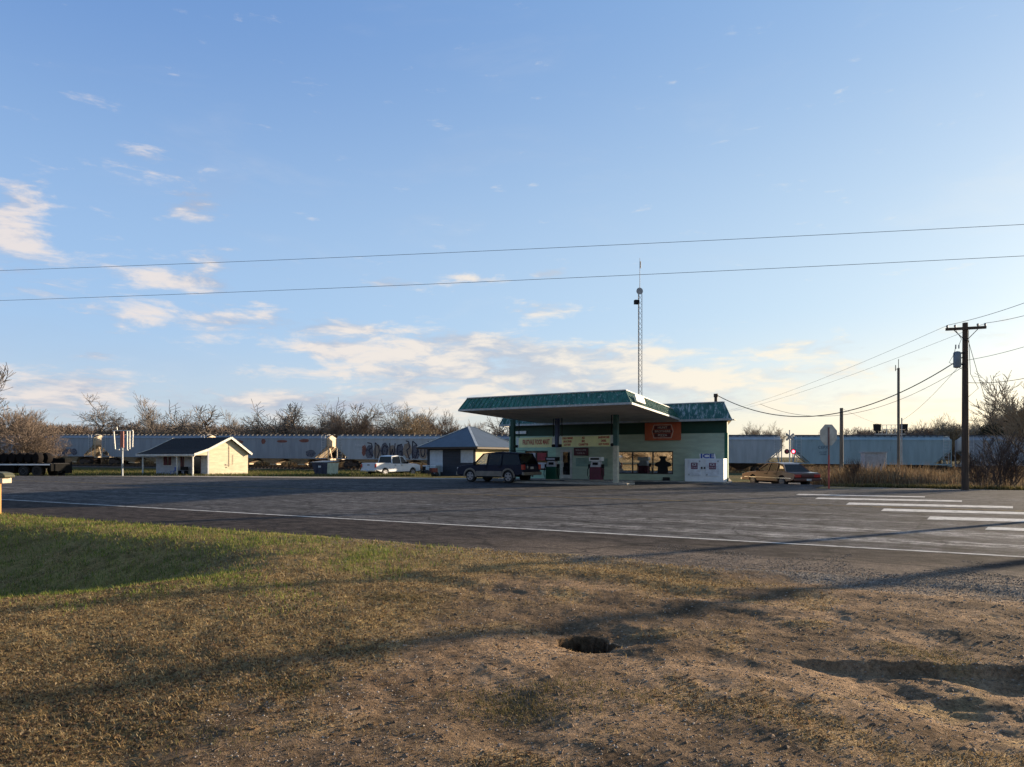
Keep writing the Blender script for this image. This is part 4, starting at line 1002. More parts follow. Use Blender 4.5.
# ---- dumpster
D = 67.5; x = (311.5 - CX) / F * D; z = gz(x, D) + .02
dp = thing('dumpster', 'dark blue dumpster with an end coloured pale as if sunlit and a grey lid, right of the cottage', 'dumpster', (x, D, z), RZ)
dnavy = mat('dumpster_navy', (.012, .02, .05), .6, col2=(.05, .03, .02), amt=.3); dpale = mat('dumpster_sunlit_end', (.50, .54, .42), .65, col2=(.2, .2, .14), amt=.32, streak=(1, 1, .5))  # end material paled to carry the sunlight on that side
b = MB(); b.prism([(.45, .1), (1.95, .1), (2.05, 1.30), (0, 1.30)], 0, 1.5); b.build('bin', dnavy, dp, bevel=.02)
b = MB(); b.slab([(1.955, .05, .12), (1.955, 1.45, .12), (2.055, 1.45, 1.28), (2.055, .05, 1.28)], .02, (1, 0, 0)); b.build('sunlit_end_panel', dpale, dp)
b = MB(); b.slab([(-.1, -.06, 1.31), (2.12, -.06, 1.31), (2.12, 1.56, 1.44), (-.1, 1.56, 1.44)], .05, (0, 0, 1)); b.build('lid', mat('grey_plastic_lid', (.22, .22, .22), .6), dp)
b = MB(); b.box(.9, 1.25, -.02, -.002, .85, 1.02); b.build('label_plate', platem, dp)
for k in range(4): b = MB(); b.box(.5 + k % 2 * 1.3, .6 + k % 2 * 1.3, .1 + k // 2 * 1.2, .2 + k // 2 * 1.2, 0, .12); b.build('foot', blk, dp)
b = MB()
for xx in (.7, 1.45): b.slab([(xx - .04 - (.0), -.03, .15), (xx + .04, -.03, .15), (xx + .04, -.03, 1.25), (xx - .04, -.03, 1.25)], .03, (0, 1, 0))
b.build('stiffener', dnavy, dp)

# ---- flatbed trailer with a load of upright tyres
D = 63; x0 = (50 - CX) / F * D; z = gz(x0, D)
tl = thing('flatbed_trailer', 'long dark flatbed trailer with a white side rail, parked left of the cottage', 'trailer', (x0, D, z), R(-6))
b = MB(); b.box(-11.5, 0, 0, 2.4, 1.05, 1.2); b.build('deck', blk, tl)
b = MB(); b.box(-11.5, 0, -.04, -.002, 1.02, 1.14); b.build('side_rail', whitem, tl)
b = MB(); b.box(-11.4, -.1, .5, .7, .75, 1.05); b.box(-11.4, -.1, 1.7, 1.9, .75, 1.05); b.build('frame_beam', under, tl)
for cx in (-1.4, -2.7, -6.9):
    for yy in (.15, 2.0):
        b = MB(); b.lathe((cx, yy + .12, .5), [(.3, -.14), (.47, -.14), (.5, -.1), (.5, .1), (.47, .14), (.3, .14)], 20, 'y'); w_ = b.build('wheel', tyre, tl, smooth=True)
        b = MB(); b.lathe((cx, yy - .01, .5), [(.27, -.01), (.24, .04), (.1, .06)], 16, 'y'); b.build('rim', steelrim if cx == -2.7 else under, w_)
b = MB(); b.box(-9.6, -7.7, .05, 2.3, .25, .98); b.build('dark_fill_box', under, tl)
b = MB(); b.box(-6.2, -3.5, .05, 2.3, .3, .98); b.build('dark_fill_box', under, tl)  # box added as dark fill for the black space under the deck
b = MB(); b.box(-.05, .1, 0, 2.4, .5, 1.15); b.build('rear_panel', under, tl)
lz = mat('load_rubber', (.012, .010, .010), .9, spec=.1)
for k in range(26):
    r_ = .37; row = k // 13; xx = -10.9 + (k % 13) * .78 + row * .36; u_ = Vector((math.cos(R(-6)), math.sin(R(-6)), 0)); p = Vector((x0, D, z)) + u_ * xx + Vector((0, .3 + row * .75, 1.2 + r_ + .002))
    b = MB(); n_ = 22
    b.lathe((0, 0, 0), [(.2, -.1), (.33, -.1), (r_, 0), (r_, .42), (.33, .5), (.2, .5)], n_, 'y')
    o = b.build('rubber_tyre', lz, smooth=True); o.location = p + Vector((0, 0, .1)); o.rotation_euler = (0, 0, R(-6)); o.scale = (1, 1, 1.27)
    tag(o, 'dark upright tyre in the two rows loaded on the flatbed trailer', 'tyre', 'dark tyres loaded on the flatbed trailer')
# dark utility truck end right of the trailer
tk = thing('utility_trailer', 'small dark cargo trailer with a pale top bar behind the flatbed, beside the rail line', 'trailer', ((47.5 - CX) / F * 66, 66, gz(-42, 66)), R(-4))
b = MB(); b.box(0, 1.7, 0, 1.0, .35, 1.75); b.build('body', under, tk, bevel=.03); b = MB(); b.box(.3, 1.5, -.03, -.002, .85, .98); b.build('top_bar', whitem, tk)
b = MB(); b.box(.3, 1.4, -.02, -.002, .42, .50); b.build('lower_bar', steelrim, tk)
for cx in (.4, 1.3): b = MB(); b.lathe((cx, .1, .3), [(.2, -.1), (.3, -.1), (.3, .1), (.2, .1)], 16, 'y'); b.build('wheel', tyre, tk)

# ---- empty sign frame
D = 66; x = (122.3 - CX) / F * D; z = gz(x, D)
sf = thing('sign_frame', 'empty white metal sign frame with a faded red panel on a thin grey post', 'sign', (x, D, z), R(-4))
k_ = D / F; wf = mat('white_steel', (.62, .60, .55), .5, col2=(.35, .18, .1), amt=.3)
zz = lambda py: 1.6 + (HY - py) * k_ - z
b = MB(); b.tube([(0, 0, 0), (0, 0, zz(447))], .09, 8); b.build('post', mat('galvanised_post', (.34, .36, .38), .5, .4), sf)
b = MB(); b.box(-.17, .14, -.05, .05, zz(448), zz(431)); b.build('panel', mat('faded_red_panel', (.36, .13, .10), .6, col2=(.6, .55, .5), amt=.4), sf)
b = MB()
for a, c in (((-10, 430.5), (11, 430.5)), ((-9, 431), (-7.5, 449)), ((-7.5, 449.5), (-3, 449.5)), ((11, 431), (10.5, 447)), ((5, 431), (5, 450)), ((7.6, 431), (7.6, 449)), ((-6, 427), (-5.4, 430.5)), ((2, 450), (6, 450))):
    b.bar((a[0] * k_, 0, zz(a[1])), (c[0] * k_, 0, zz(c[1])), .09)
b.build('frame', wf, sf)

# ---- stop sign seen from the back
D = 36; x = (828.5 - CX) / F * D
ss_ = thing('stop_sign', 'octagonal stop sign seen from behind on a red and white post', 'stop sign', (x, D, .0), R(18))
b = MB(); r_ = .53 / math.cos(PI / 8); oc = [(r_ * math.cos(PI / 8 + k * PI / 4), 2.72 + r_ * math.sin(PI / 8 + k * PI / 4)) for k in range(8)]
b.prism(oc, -.003, .003); b.build('plate', mat('bare_aluminium_back', (.40, .41, .41), .45, .5, col2=(.3, .3, .29), amt=.3), ss_)
b = MB(); b.prism([(x_ * .985, 2.72 + (z_ - 2.72) * .985) for x_, z_ in oc], .0035, .006); b.build('red_face', redm, ss_)
text('lettering', 'STOP', .38, whitem, ss_, (0, .008, 2.72), rot=(R(90), 0, PI), depth=.001, bold=.006)
b = MB(); b.box(-.035, .035, -.05, -.004, -.1, 1.7); b.build('post', mat('red_post', (.50, .09, .07), .6, col2=(.6, .5, .45), amt=.35, streak=(1, 1, .5)), ss_)
b = MB(); b.box(-.03, .03, -.045, -.004, 1.702, 3.1); b.build('upper_post', mat('brown_post', (.25, .12, .10), .6), ss_)
# ---- crossing signal
D = 74; x = (789.5 - CX) / F * D; z = gz(x, D); k_ = D / F; zz = lambda py: 1.6 + (HY - py) * k_ - z
cs = thing('crossing_signal', 'railroad crossing signal with crossbuck and one glowing red lamp', 'crossing signal', (x, D, z), R(8))
silver = mat('silver_mast', (.45, .46, .48), .45, .5)
b = MB(); b.tube([(0, 0, 0), (0, 0, zz(430))], .06, 8); b.build('mast', silver, cs)
cb = mat('crossbuck_back', (.30, .30, .31), .6)
for s in (-1, 1):
    b = MB(); c_ = zz(437); b.bar((-.42 * s, -.08 - .02 * s, c_ - .34), (.42 * s, -.08 - .02 * s, c_ + .34), .2, .015, up=(0, 1, 0)); b.build('crossbuck_blade', cb, cs)
b = MB(); b.bar((-.5, -.02, zz(451.5)), (.5, -.02, zz(451.5)), .05); b.build('lamp_arm', silver, cs)
lampr = bpy.data.materials.new('lit_red_lamp'); lampr.use_nodes = True; p_ = lampr.node_tree.nodes['Principled BSDF']; p_.inputs['Base Color'].default_value = (.6, .02, .03, 1); p_.inputs['Emission Color'].default_value = (1, .06, .10, 1); p_.inputs['Emission Strength'].default_value = 9
hood = mat('dull_red_hood', (.30, .03, .06), .6)
for s, on in ((-1, 0), (1, 1)):
    b = MB(); b.lathe((s * .36, -.12, zz(451.5)), [(.27, 0), (.27, .02)], 20, 'y'); pl = b.build('lamp_backplate', hood if on else blk, cs)
    b = MB(); b.lathe((s * .36, -.16, zz(451.5)), [(.13, -.02), (.14, .03)], 16, 'y'); b.build('lamp', lampr if on else hood, pl)
b = MB(); b.tube([(0, 0, 0), (0, 0, .4)], .14, 8); b.box(-.2, .2, -.15, .15, .0, .35); b.build('base', silver, cs)
# ---- relay cabinet
D = 62; x = (875.5 - CX) / F * D; z = gz(x, D)
rc = thing('relay_cabinet', 'pale grey metal equipment cabinet in the tall brush beside the tracks', 'cabinet', (x, D, z), R(-14))
cabm = mat('cabinet_grey', (.36, .38, .42), .5, .2, col2=(.25, .2, .2), amt=.25)
b = MB(); b.box(-.85, .85, 0, 1.6, .1, 2.25); b.build('body', cabm, rc, bevel=.02); b = MB(); b.slab([(-.95, -.1, 2.26), (.95, -.1, 2.26), (.95, 1.7, 2.26), (-.95, 1.7, 2.26)], .08, (0, 0, 1)); b.build('roof', cabm, rc)
b = MB(); b.box(-.5, .5, -.03, -.002, .3, 2.05); dd = b.build('door', cabm, rc, bevel=.01); b = MB(); b.box(.35, .41, -.06, -.03, 1.1, 1.3); b.build('handle', blk, dd)
# ---- rail signal bridge with two black heads
D = 100; x = (890 - CX) / F * D; z = gz(x, D); k_ = D / F; zz = lambda py: 1.6 + (HY - py) * k_ - z
sb = thing('rail_signal', 'railway signal platform with two black signal heads and handrail above the train', 'railway signal', (x, D, z), 0)
b = MB(); b.tube([(0, 0, 0), (0, 0, zz(434))], .2, 8); b.build('mast', silver, sb)
b = MB(); b.box(-14 * k_, 14 * k_, -.4, .4, zz(434.5), zz(433.8)); b.build('platform', silver, sb)
b = MB()
for py in (425, 429.5): b.bar((-9 * k_, -.3, zz(py)), (8 * k_, -.3, zz(py)), .06)
for px in (-9, -4.5, 0, 4, 8): b.bar((px * k_, -.3, zz(434)), (px * k_, -.3, zz(425)), .06)
b.build('handrail', wf, sb)
for px in (-13, 13.5):
    b = MB(); b.prism([((px - 3) * k_, zz(424)), ((px + 3) * k_, zz(424)), ((px + 2.4) * k_, zz(431)), ((px - 2.4) * k_, zz(431))], -.4, .3); b.box(px * k_ - .1, px * k_ + .1, -.1, .1, zz(434), zz(431)); b.build('signal_head', blk, sb)
# ---- poles
wood = mat('weathered_pole_wood', (.085, .055, .038), .9, var=.3, scale=3, streak=(6, 6, .4), bump=.5)
wood2 = mat('grey_pole_wood', (.15, .13, .11), .9, var=.3, scale=3, streak=(6, 6, .4))
porc = mat('insulator', (.30, .29, .28), .3); trafo = mat('transformer_grey', (.20, .22, .23), .5, .2)
UP = Vector(((965.2 - CX) / F * 34.4, 34.4, 0)); up = thing('utility_pole', 'brown wooden utility pole with crossarm and grey transformer in the roadside brush', 'utility pole', UP, R(-20))
b = MB(); b.tube([(0, 0, -.3), (0, 0, 4), (.0, 0, 8.1)], .17, 12, .12); b.build('pole', wood, up, smooth=True)
b = MB(); b.box(-.85, .85, -.16, -.06, 7.75, 7.88); ca = b.build('crossarm', wood, up, bevel=.01)
for xx in (-.78, -.45, .5, .8): b = MB(); b.lathe((xx, -.11, 7.88), [(.02, 0), (.05, .04), (.055, .1), (.03, .14)], 8); b.build('insulator', porc, ca)
b = MB(); b.bar((-.5, -.14, 7.75), (0, -.14, 7.2), .03); b.bar((.5, -.14, 7.75), (0, -.14, 7.2), .03); b.build('brace', blk, up)
b = MB(); b.lathe((-.36, -.1, 5.95), [(.08, -.03), (.16, 0), (.17, .08), (.17, .68), (.13, .75), (.03, .78)], 16); tf = b.build('transformer', trafo, up, smooth=True)
b = MB(); b.tube([(-.42, -.1, 6.85), (-.42, -.1, 7.05)], .03, 6); b.tube([(-.3, -.15, 6.85), (-.3, -.15, 7.03)], .03, 6); b.build('bushing', porc, tf)
b = MB(); b.box(-.2, 0, -.12, -.05, 6.05, 6.12); b.box(-.2, 0, -.12, -.05, 6.6, 6.67); b.build('bracket', blk, tf)
b = MB(); b.tube([(-.3, -.15, 7.0), (-.2, -.2, 7.3), (-.45, -.12, 7.8)], .012, 5); b.tube([(-.42, -.1, 7.0), (-.5, -.2, 6.6), (-.7, -.1, 6.2), (-.1, -.2, 5.8)], .012, 5); b.tube([(.1, -.15, 7.7), (.16, -.25, 5.6), (.5, -.2, 4.9), (.1, -.14, 4.5)], .012, 5); b.build('jumper_wire', blk, up)
def simple_pole(px, D, ytop, r0, r1, m_, label, name='utility_pole', extra=None):
    x = (px - CX) / F * D; z = gz(x, D); h = 1.6 + (HY - ytop) * D / F - z
    t = thing(name, label, 'pole', (x, D, z)); b = MB(); b.tube([(0, 0, -.3), (0, 0, h)], r0, 10, r1); b.build('pole', m_, t, smooth=True)
    return t, h
t_, h = simple_pole(841.5, 58, 408, .16, .13, wood2, 'short grey wooden pole right behind the stop sign, without a crossarm')
t_, h = simple_pole(898.5, 60, 368, .12, .10, wood2, 'tall thin grey antenna pole between utility pole and stop sign', 'antenna_pole')
b = MB(); b.tube([(0, 0, h), (0, 0, h + .75)], .025, 6); b.tube([(-.25, 0, h - .25), (-.25, 0, h + .25)], .03, 6); b.bar((-.25, 0, h - .1), (0, 0, h - .1), .04); b.build('antenna', blk, t_)
b = MB(); b.tube([(.22, -.1, 1.2), (.22, -.1, 5.2)], .05, 8); b.build('conduit', silver, t_)
# poles beyond the frame that carry the long overhead wires
PA = Vector((18.6, 20.8, 0)); PB = Vector((-27, 30, 0))
wp1 = thing('utility_pole', 'roadside wire pole beyond the right frame edge', 'utility pole', PA); b = MB(); b.tube([(0, 0, -.3), (0, 0, 10.2)], .15, 12, .11); b.build('pole', wood, wp1, smooth=True)
b = MB(); b.box(-.9, .9, -.2, -.1, 9.5, 9.62); b.build('crossarm', wood, wp1)
wp2 = thing('utility_pole', 'wire pole beyond the left frame edge', 'utility pole', PB); b = MB(); b.tube([(0, 0, -.3), (0, 0, 10.6)], .18, 12, .13); b.build('pole', wood, wp2, smooth=True)
wp3 = thing('utility_pole', 'short bare pole beyond the right frame edge, near the dirt drive', 'utility pole', (21.5, 18.5, 0)); b = MB(); b.tube([(0, 0, -.3), (0, 0, 9.0)], .21, 12, .16); b.build('pole', wood, wp3, smooth=True)
wirem = mat('wire_black', (.02, .02, .022), .6)
def wire(a, c, sag, label, r=.012, n=24, group=None, name='power_line'):
    a, c = Vector(a), Vector(c); b = MB()
    b.tube([a.lerp(c, i / n) - Vector((0, 0, sag * 4 * (i / n) * (1 - i / n))) for i in range(n + 1)], r, 5)
    return tag(b.build(name, wirem, smooth=True), label, 'overhead wire', group)
def P3(px, py, D): return Vector(((px - CX) / F * D, D, 1.6 + (HY - py) * D / F))
def ext(p, q, Dq, Dp, da, dc, sag, label, r):
    a, c = P3(*p, Dp), P3(*q, Dq); d = c - a; wire(a - d * da, c + d * dc, sag, label, r)
ext((0, 269.5), (1024, 222.5), 21, 29, .12, .16, .13, 'upper of the two long wires crossing the sky above the road', .0075)
ext((0, 299.5), (1024, 254), 21, 29, .12, .16, .13, 'lower of the two long wires crossing the sky above the road', .0075)
top = lambda x_, z_: UP + Vector((math.cos(R(-20)) * x_ + .0, math.sin(R(-20)) * x_ - .1, z_))
far = Vector((25.8, 104, 7.2)); nearp = Vector((23, 19.5, 9.0))
for k, (xx, of) in enumerate(((-.78, -.7), (.8, .7))):
    wire(top(xx, 8.02), far + Vector((of, 0, .3 * k)), .9, ['faint wire running from the left end of the crossarm back over the store', 'faint wire running from the right end of the crossarm back over the store'][k], .008)
    wire(top(xx, 8.02), P3(1060, 293 + 9 * k, 27) + Vector((of * .5, 0, 0)), .1, ['upper wire leaving the crossarm towards the right frame edge', 'second wire leaving the crossarm towards the right frame edge'][k], .011)
vp = loc2w(14.9, 1.4, 5.66)
wire(UP + Vector((-.15, -.1, 6.45)), vp, 2.1, 'thick sagging service wire from the transformer to the store roof pipe', .026, 30, name='service_wire')
wire(UP + Vector((-.1, -.1, 6.0)), P3(760, 404, 46), 1.5, 'thin wire sagging just above the service wire left of the utility pole', .011, 30)
wire(UP + Vector((-.1, -.1, 6.3)), P3(901, 421, 60), .3, 'thin wire slanting from the utility pole down to the antenna pole', .010)
wire(UP + Vector((.15, 0, 5.2)), P3(1060, 369, 32), .2, 'lower wire from mid pole to the right frame edge', .014)
wire(UP + Vector((.15, 0, 6.3)), P3(1060, 335, 30), .1, 'middle wire from the pole to the right frame edge', .011)
wire(UP + Vector((.1, 0, 7.4)), (UP.x + 4.6, UP.y + 3.5, .2), .0, 'guy wire slanting down from the pole top behind the bare shrub', .012, name='guy_wire')
wire(P3(843, 409, 58), P3(905, 430, 85), .3, 'faint wire from the short grey pole towards the railway signal', .012)
# ---- radio mast behind the store
D = 62; x = (639.8 - CX) / F * D
rm = thing('radio_mast', 'tall thin lattice radio mast with a dish rising behind the canopy', 'radio mast', (x, D, -.2), R(10))
mastm = mat('mast_galvanised', (.22, .22, .23), .5, .4); k_ = D / F; H = 1.8 + (HY - 290) * k_
b = MB(); w_ = .19; cs3 = [(w_ * math.cos(a), w_ * math.sin(a)) for a in (PI / 2, PI * 7 / 6, PI * 11 / 6)]
for (p, q) in cs3: b.tube([(p, q, 0), (p, q, H)], .028, 5)
b.build('legs', mastm, rm); b = MB(); n = 36
for i in range(n):
    for j in range(3):
        p, q = cs3[j], cs3[(j + 1) % 3]; za, zb = H * i / n, H * (i + 1) / n; b.bar((*p, za), (*q, zb), .02)
b.build('lattice', mastm, rm)
b = MB(); b.tube([(0, 0, H), (0, 0, 1.8 + (HY - 258) * k_)], .03, 6, .015); b.tube([(.06, 0, H + 1.9), (.06, 0, H + 2.5)], .05, 6); b.build('whip_antenna', mastm, rm)
b = MB(); b.lathe((-.1, -.25, H - .15), [(.30, 0), (.27, .1), (.1, .18)], 18, 'y'); b.build('dish', mat('dish_grey', (.35, .36, .38), .5), rm)
b = MB(); b.box(-.5, -.1, -.2, .15, H - 1.25, H - .9); b.build('equipment_box', blk, rm); b = MB(); b.box(.15, .4, -.1, .1, 6.8, 7.05); b.build('equipment_box', blk, rm)
# ---- mailbox at the left edge
mb = thing('mailbox', 'tan mailbox with dark rounded lid on an orange post at the left edge', 'mailbox', (-13.95, 19.6, gz(-13.95, 19.6)), R(-20))
k_ = 19.6 / F; zz = lambda py: 1.6 + (HY - py) * k_ - mb.location.z
b = MB(); b.box(-.62, -.30, -.06, .06, -.2, zz(483)); b.build('post', mat('orange_post', (.60, .26, .04), .6), mb)
b = MB(); b.box(-.62, .0, -.12, .14, zz(483.2), zz(477.8)); b.build('box', mat('tan_box', (.62, .50, .36), .5), mb, bevel=.01)
b = MB(); b.prism([(-.66, zz(477.7)), (.1, zz(477.7)), (.12, zz(475.5)), (.02, zz(473)), (-.2, zz(471.8)), (-.66, zz(471.8))], -.14, .16); b.build('lid', mat('moss_grey_lid', (.10, .10, .06), .7, col2=(.25, .24, .15), amt=.4), mb, bevel=.02)
# ================================================================ bare winter trees
bark = mat('grey_bark', (.16, .125, .095), .95, var=.35, scale=4); twig = mat('grey_brown_twigs', (.18, .15, .125), .95, var=.3, scale=.6)
twigr = mat('reddish_twigs', (.20, .15, .115), .95, var=.3, scale=.6); twigp = mat('pale_twigs', (.34, .27, .19), .95, var=.25, scale=.6); twigd = mat('dark_twigs', (.07, .05, .042), .95, var=.3, scale=1)
def grow(seed, H, spread=.55, levels=5, nb=4, multi=1, r0=.16, up=.25, wob=.2, first=.25, twr=.008):
    rr = random.Random(seed); big = []; small = []
    def br(p, d, L, r, lv):
        n = 4 if lv < 2 else 3 if lv < 4 else 2; pts = [p]; q = p; dd = d.copy()
        for i in range(n):
            dd = (dd + Vector((rr.uniform(-wob, wob), rr.uniform(-wob, wob), rr.uniform(-wob * .4, wob * .6) + up * .25))).normalized()
            q = q + dd * L / n; pts.append(q)
        for i in range(n):
            ra_ = r * (1 - .5 * i / n); rb_ = r * (1 - .5 * (i + 1) / n)
            (big if lv < 2 else small).append((pts[i], pts[i + 1], max(ra_, twr), max(rb_, twr)))
        if lv >= levels: return
        k = nb + (rr.random() < .5)
        for j in range(k):
            f = rr.uniform(first if lv == 0 else .2, 1.0) if j < k - 1 else 1.0; i = min(n - 1, int(f * n)); pp = pts[i].lerp(pts[i + 1], f * n - i) if f < 1 else pts[-1]
            az = rr.uniform(0, 2 * PI); sp = rr.uniform(.5, 1.25) * spread * (1.2 if f < 1 else .4)
            side = Vector((math.cos(az), math.sin(az), 0)); nd = (dd * math.cos(sp) + (side - dd * side.dot(dd)).normalized() * math.sin(sp)).normalized(); nd = (nd + Vector((0, 0, up * .3))).normalized()
            br(pp, nd, L * rr.uniform(.55, .78), max(r * rr.uniform(.38, .6), twr), lv + 1)
    for m_ in range(multi):
        a = 2 * PI * m_ / max(1, multi) + rr.uniform(-.4, .4); tilt = 0 if multi == 1 else rr.uniform(.15, .55)
        br(Vector((0, 0, -.15)) + (Vector((math.cos(a), math.sin(a), 0)) * .15 if multi > 1 else Vector()), Vector((math.cos(a) * math.sin(tilt), math.sin(a) * math.sin(tilt), math.cos(tilt))), H * (.42 if multi == 1 else .45), r0, 0)
    zm = max(s[1].z for s in big + small); k = H / zm
    return [(a * k, c * k, p, q) for a, c, p, q in big], [(a * k, c * k, p, q) for a, c, p, q in small]
def segs(S_, n):
    A = np.array([tuple(s[0]) for s in S_]); B = np.array([tuple(s[1]) for s in S_]); ra_ = np.array([s[2] for s in S_]); rb_ = np.array([s[3] for s in S_])
    d = B - A; d /= np.linalg.norm(d, axis=1)[:, None] + 1e-9; u = np.where(np.abs(d[:, 2:3]) < .9, [[0, 0, 1.]], [[1., 0, 0]]); x = np.cross(d, u); x /= np.linalg.norm(x, axis=1)[:, None]; y = np.cross(x, d)
    V = []; 
    for P_, r_ in ((A, ra_), (B, rb_)):
        for k in range(n):
            t = 2 * PI * k / n; V.append(P_ + (x * math.cos(t) + y * math.sin(t)) * r_[:, None])
    V = np.stack(V, 1); m_ = len(S_); base = (np.arange(m_) * 2 * n)[:, None]
    Fc = np.concatenate([base + np.array([[k, (k + 1) % n, n + (k + 1) % n, n + k]]) for k in range(n)], 0)
    return V.reshape(-1, 3), Fc
def tree_proto(seed, H, tm, bm_=None, n1=6, **kw):
    B_, S_ = grow(seed, H, **kw)
    v1, f1 = segs(B_, n1); v2, f2 = segs(S_, 3)
    a = npmesh('trunk', v1, f1, bm_ or bark, smooth=True); c = npmesh('crown', v2, f2, tm)
    da, dc = a.data, c.data; bpy.data.objects.remove(a); bpy.data.objects.remove(c)
    return da, dc, H
def plant(proto, x, y, s=1, rz=0, label='', name='bare_tree', cat='tree', group=None, h=None, z=None, sy=1.0):
    da, dc, H = proto
    if h: s = h / H
    t = thing(name, label, cat, (x, y, gz(x, y) if z is None else z), rz, group); t.scale = (s * sy, s * sy, s)
    for nm, d in (('trunk', da), ('crown', dc)):
        o = bpy.data.objects.new(nm, d); COL.objects.link(o); o.parent = t
    return t
pA = tree_proto(11, 11, twig, levels=5, nb=4, spread=.62, r0=.22, twr=.016)
pB = tree_proto(23, 11, twig, levels=5, nb=4, spread=.75, r0=.26, up=.1, twr=.016)
pC = tree_proto(5, 11, twigr, levels=5, nb=4, spread=.5, multi=3, r0=.14, up=.4, twr=.016)
pD = tree_proto(37, 11, twig, levels=4, nb=5, spread=.85, r0=.32, up=.05, wob=.38, first=.4, twr=.03)
pE = tree_proto(41, 11, twigp, levels=5, nb=4, spread=.6, multi=2, r0=.16, up=.3, twr=.016)
pF = tree_proto(8, 8, twigr, levels=5, nb=3, spread=.75, multi=7, r0=.07, up=.15, first=.1, twr=.013)
pG = tree_proto(15, 3, twigd, twigd, levels=3, nb=4, spread=.6, multi=8, r0=.03, up=.3, first=.15, twr=.008)
rr = random.Random(77)
rowD = 132
pH = tree_proto(83, 11, twig, levels=5, nb=5, spread=.9, r0=.3, up=.0, wob=.3, first=.35, twr=.018); pI = tree_proto(91, 11, twig, levels=5, nb=3, spread=.5, r0=.2, up=.35, first=.15, twr=.016)
TR = [(8, 404, pC, 'broad russet thicket tree behind the far left end of the train'), (48, 410, pB, 'low bare tree behind the train right of the russet thicket'), (103, 397, pH, 'round crowned bare tree above the white sign frame'), (140, 408, pA, 'small bare tree behind the left end of the cottage roof'),
      (158, 400, pI, 'slender bare tree above the left end of the cottage roof ridge'), (186, 410, pH, 'brownish bare tree above the middle of the cottage roof'), (214, 403, pD, 'knotty bare tree above the cottage gable peak'), (243, 410, pI, 'bare tree just right of the cottage gable, behind the train'),
      (262, 409, pB, 'low bare tree above the rust patched hopper car, nearest the cottage'), (278, 405, pI, 'bare tree left of the leaning dark trunk over the rust patched hopper'), (297, 407, pD, 'leaning dark trunked tree above the rust patched hopper'), (322, 407, pH, 'wide fan shaped bare tree straight above the dumpster'),
      (343, 410, pC, 'dense bare tree between the dumpster and the pickup, behind the train'), (374, 404, pD, 'gnarled forked tree above the left letters of the graffiti'), (396, 408, pB, 'bare tree above the right letters of the graffiti'), (413, 411, pE, 'pale bare tree left of the shed roof, behind the train'),
      (431, 417, pC, 'low reddish tree where the train passes behind the shed roof'), (468, 421, pC, 'low bare tree just above the shed roof peak'), (497, 419, pD, 'dark bare tree between the shed roof and the canopy column'),
      (752, 428, pE, 'faint bare tree just right of the store corner behind the train'), (767, 419, pE, 'pale bare tree left of the crossing signal behind the train'),
      (862, 431, pE, 'low pale tree left of the railway signal heads'), (920, 424, pE, 'pale bare tree right of the railway signal heads'), (941, 418, pE, 'pale bare tree just left of the utility pole'), (958, 412, pE, 'bare tree directly behind the utility pole'), (979, 405, pB, 'bare tree just right of the utility pole'), (1003, 400, pE, 'tall pale bare tree behind the dark shrub')]
for px, py, pr, lb in TR:
    D = rowD - (12 if px > 700 else 0) + rr.uniform(-5, 8); x = (px - CX) / F * D; z = gz(x, D); h = rr.uniform(.92, 1.13) * (1.6 + (HY - py + 2) * D / F - z)
    plant(pr, x, D, label=lb, rz=rr.uniform(0, 6.28), h=h, sy=1.25 if px < 700 else 1.1, group='bare winter trees behind the train')
# back row and undergrowth that reads as one far wood
def far_wood(name, specs, m_, pr_list, n, label):
    Vs, Fs, off = [], [], 0
    for (x, y, h) in specs:
        da, dc, H = pr_list[rr.randrange(len(pr_list))]
        nv = len(dc.vertices); v = np.empty(nv * 3, np.float32); dc.vertices.foreach_get('co', v); v = v.reshape(-1, 3)
        f = np.empty(len(dc.loops), np.int32); dc.loops.foreach_get('vertex_index', f); f = f.reshape(-1, 4)
        a = rr.uniform(0, 6.28); s = h / H; c_, s_ = math.cos(a) * s * 1.3, math.sin(a) * s * 1.3
        V = np.stack([v[:, 0] * c_ - v[:, 1] * s_ + x, v[:, 0] * s_ + v[:, 1] * c_ + y, v[:, 2] * s + gz(x, y)], 1)
        Vs.append(V); Fs.append(f + off); off += nv
    o = npmesh(name, np.concatenate(Vs), np.concatenate(Fs), m_)
    return tag(o, label, 'woodland', kind='stuff')
tiny = tree_proto(61, 8, twig, levels=4, nb=5, spread=.8, multi=4, r0=.06, up=.2, first=.1, twr=.022)
tiny2 = tree_proto(67, 8, twig, levels=4, nb=5, spread=.6, multi=3, r0=.06, up=.35, first=.1, twr=.022)
sp = []
for i in range(112):
    px = -60 + 640 * i / 112 + rr.uniform(-4, 4); D = rr.uniform(142, 165); h = 1.9 + (HY - (424 if px < 430 else 430) + rr.uniform(-6, 4)) * D / F
    sp.append(((px - CX) / F * D, D, h))
for i in range(22):
    px = 850 + 240 * i / 34 + rr.uniform(-4, 4); D = rr.uniform(120, 150); h = 2.2 + (HY - 431 + (px - 850) * .04 + rr.uniform(-3, 3)) * D / F
    sp.append(((px - CX) / F * D, D, h))
far_wood('far_wood', sp, twigr, [tiny, tiny2], 0, 'brown undergrowth and far bare woodland behind the train')
# golden wood left of the road, beyond the frame: what the store windows mirror
sp = [(-48 - rr.uniform(0, 22) - i * .5, -38 + i * 1.3 + rr.uniform(-2, 2), rr.uniform(6, 10)) for i in range(46)]
far_wood('roadside_wood', sp, twigp, [tiny, tiny2], 0, 'bare pale woodland along the road beyond the left frame edge')
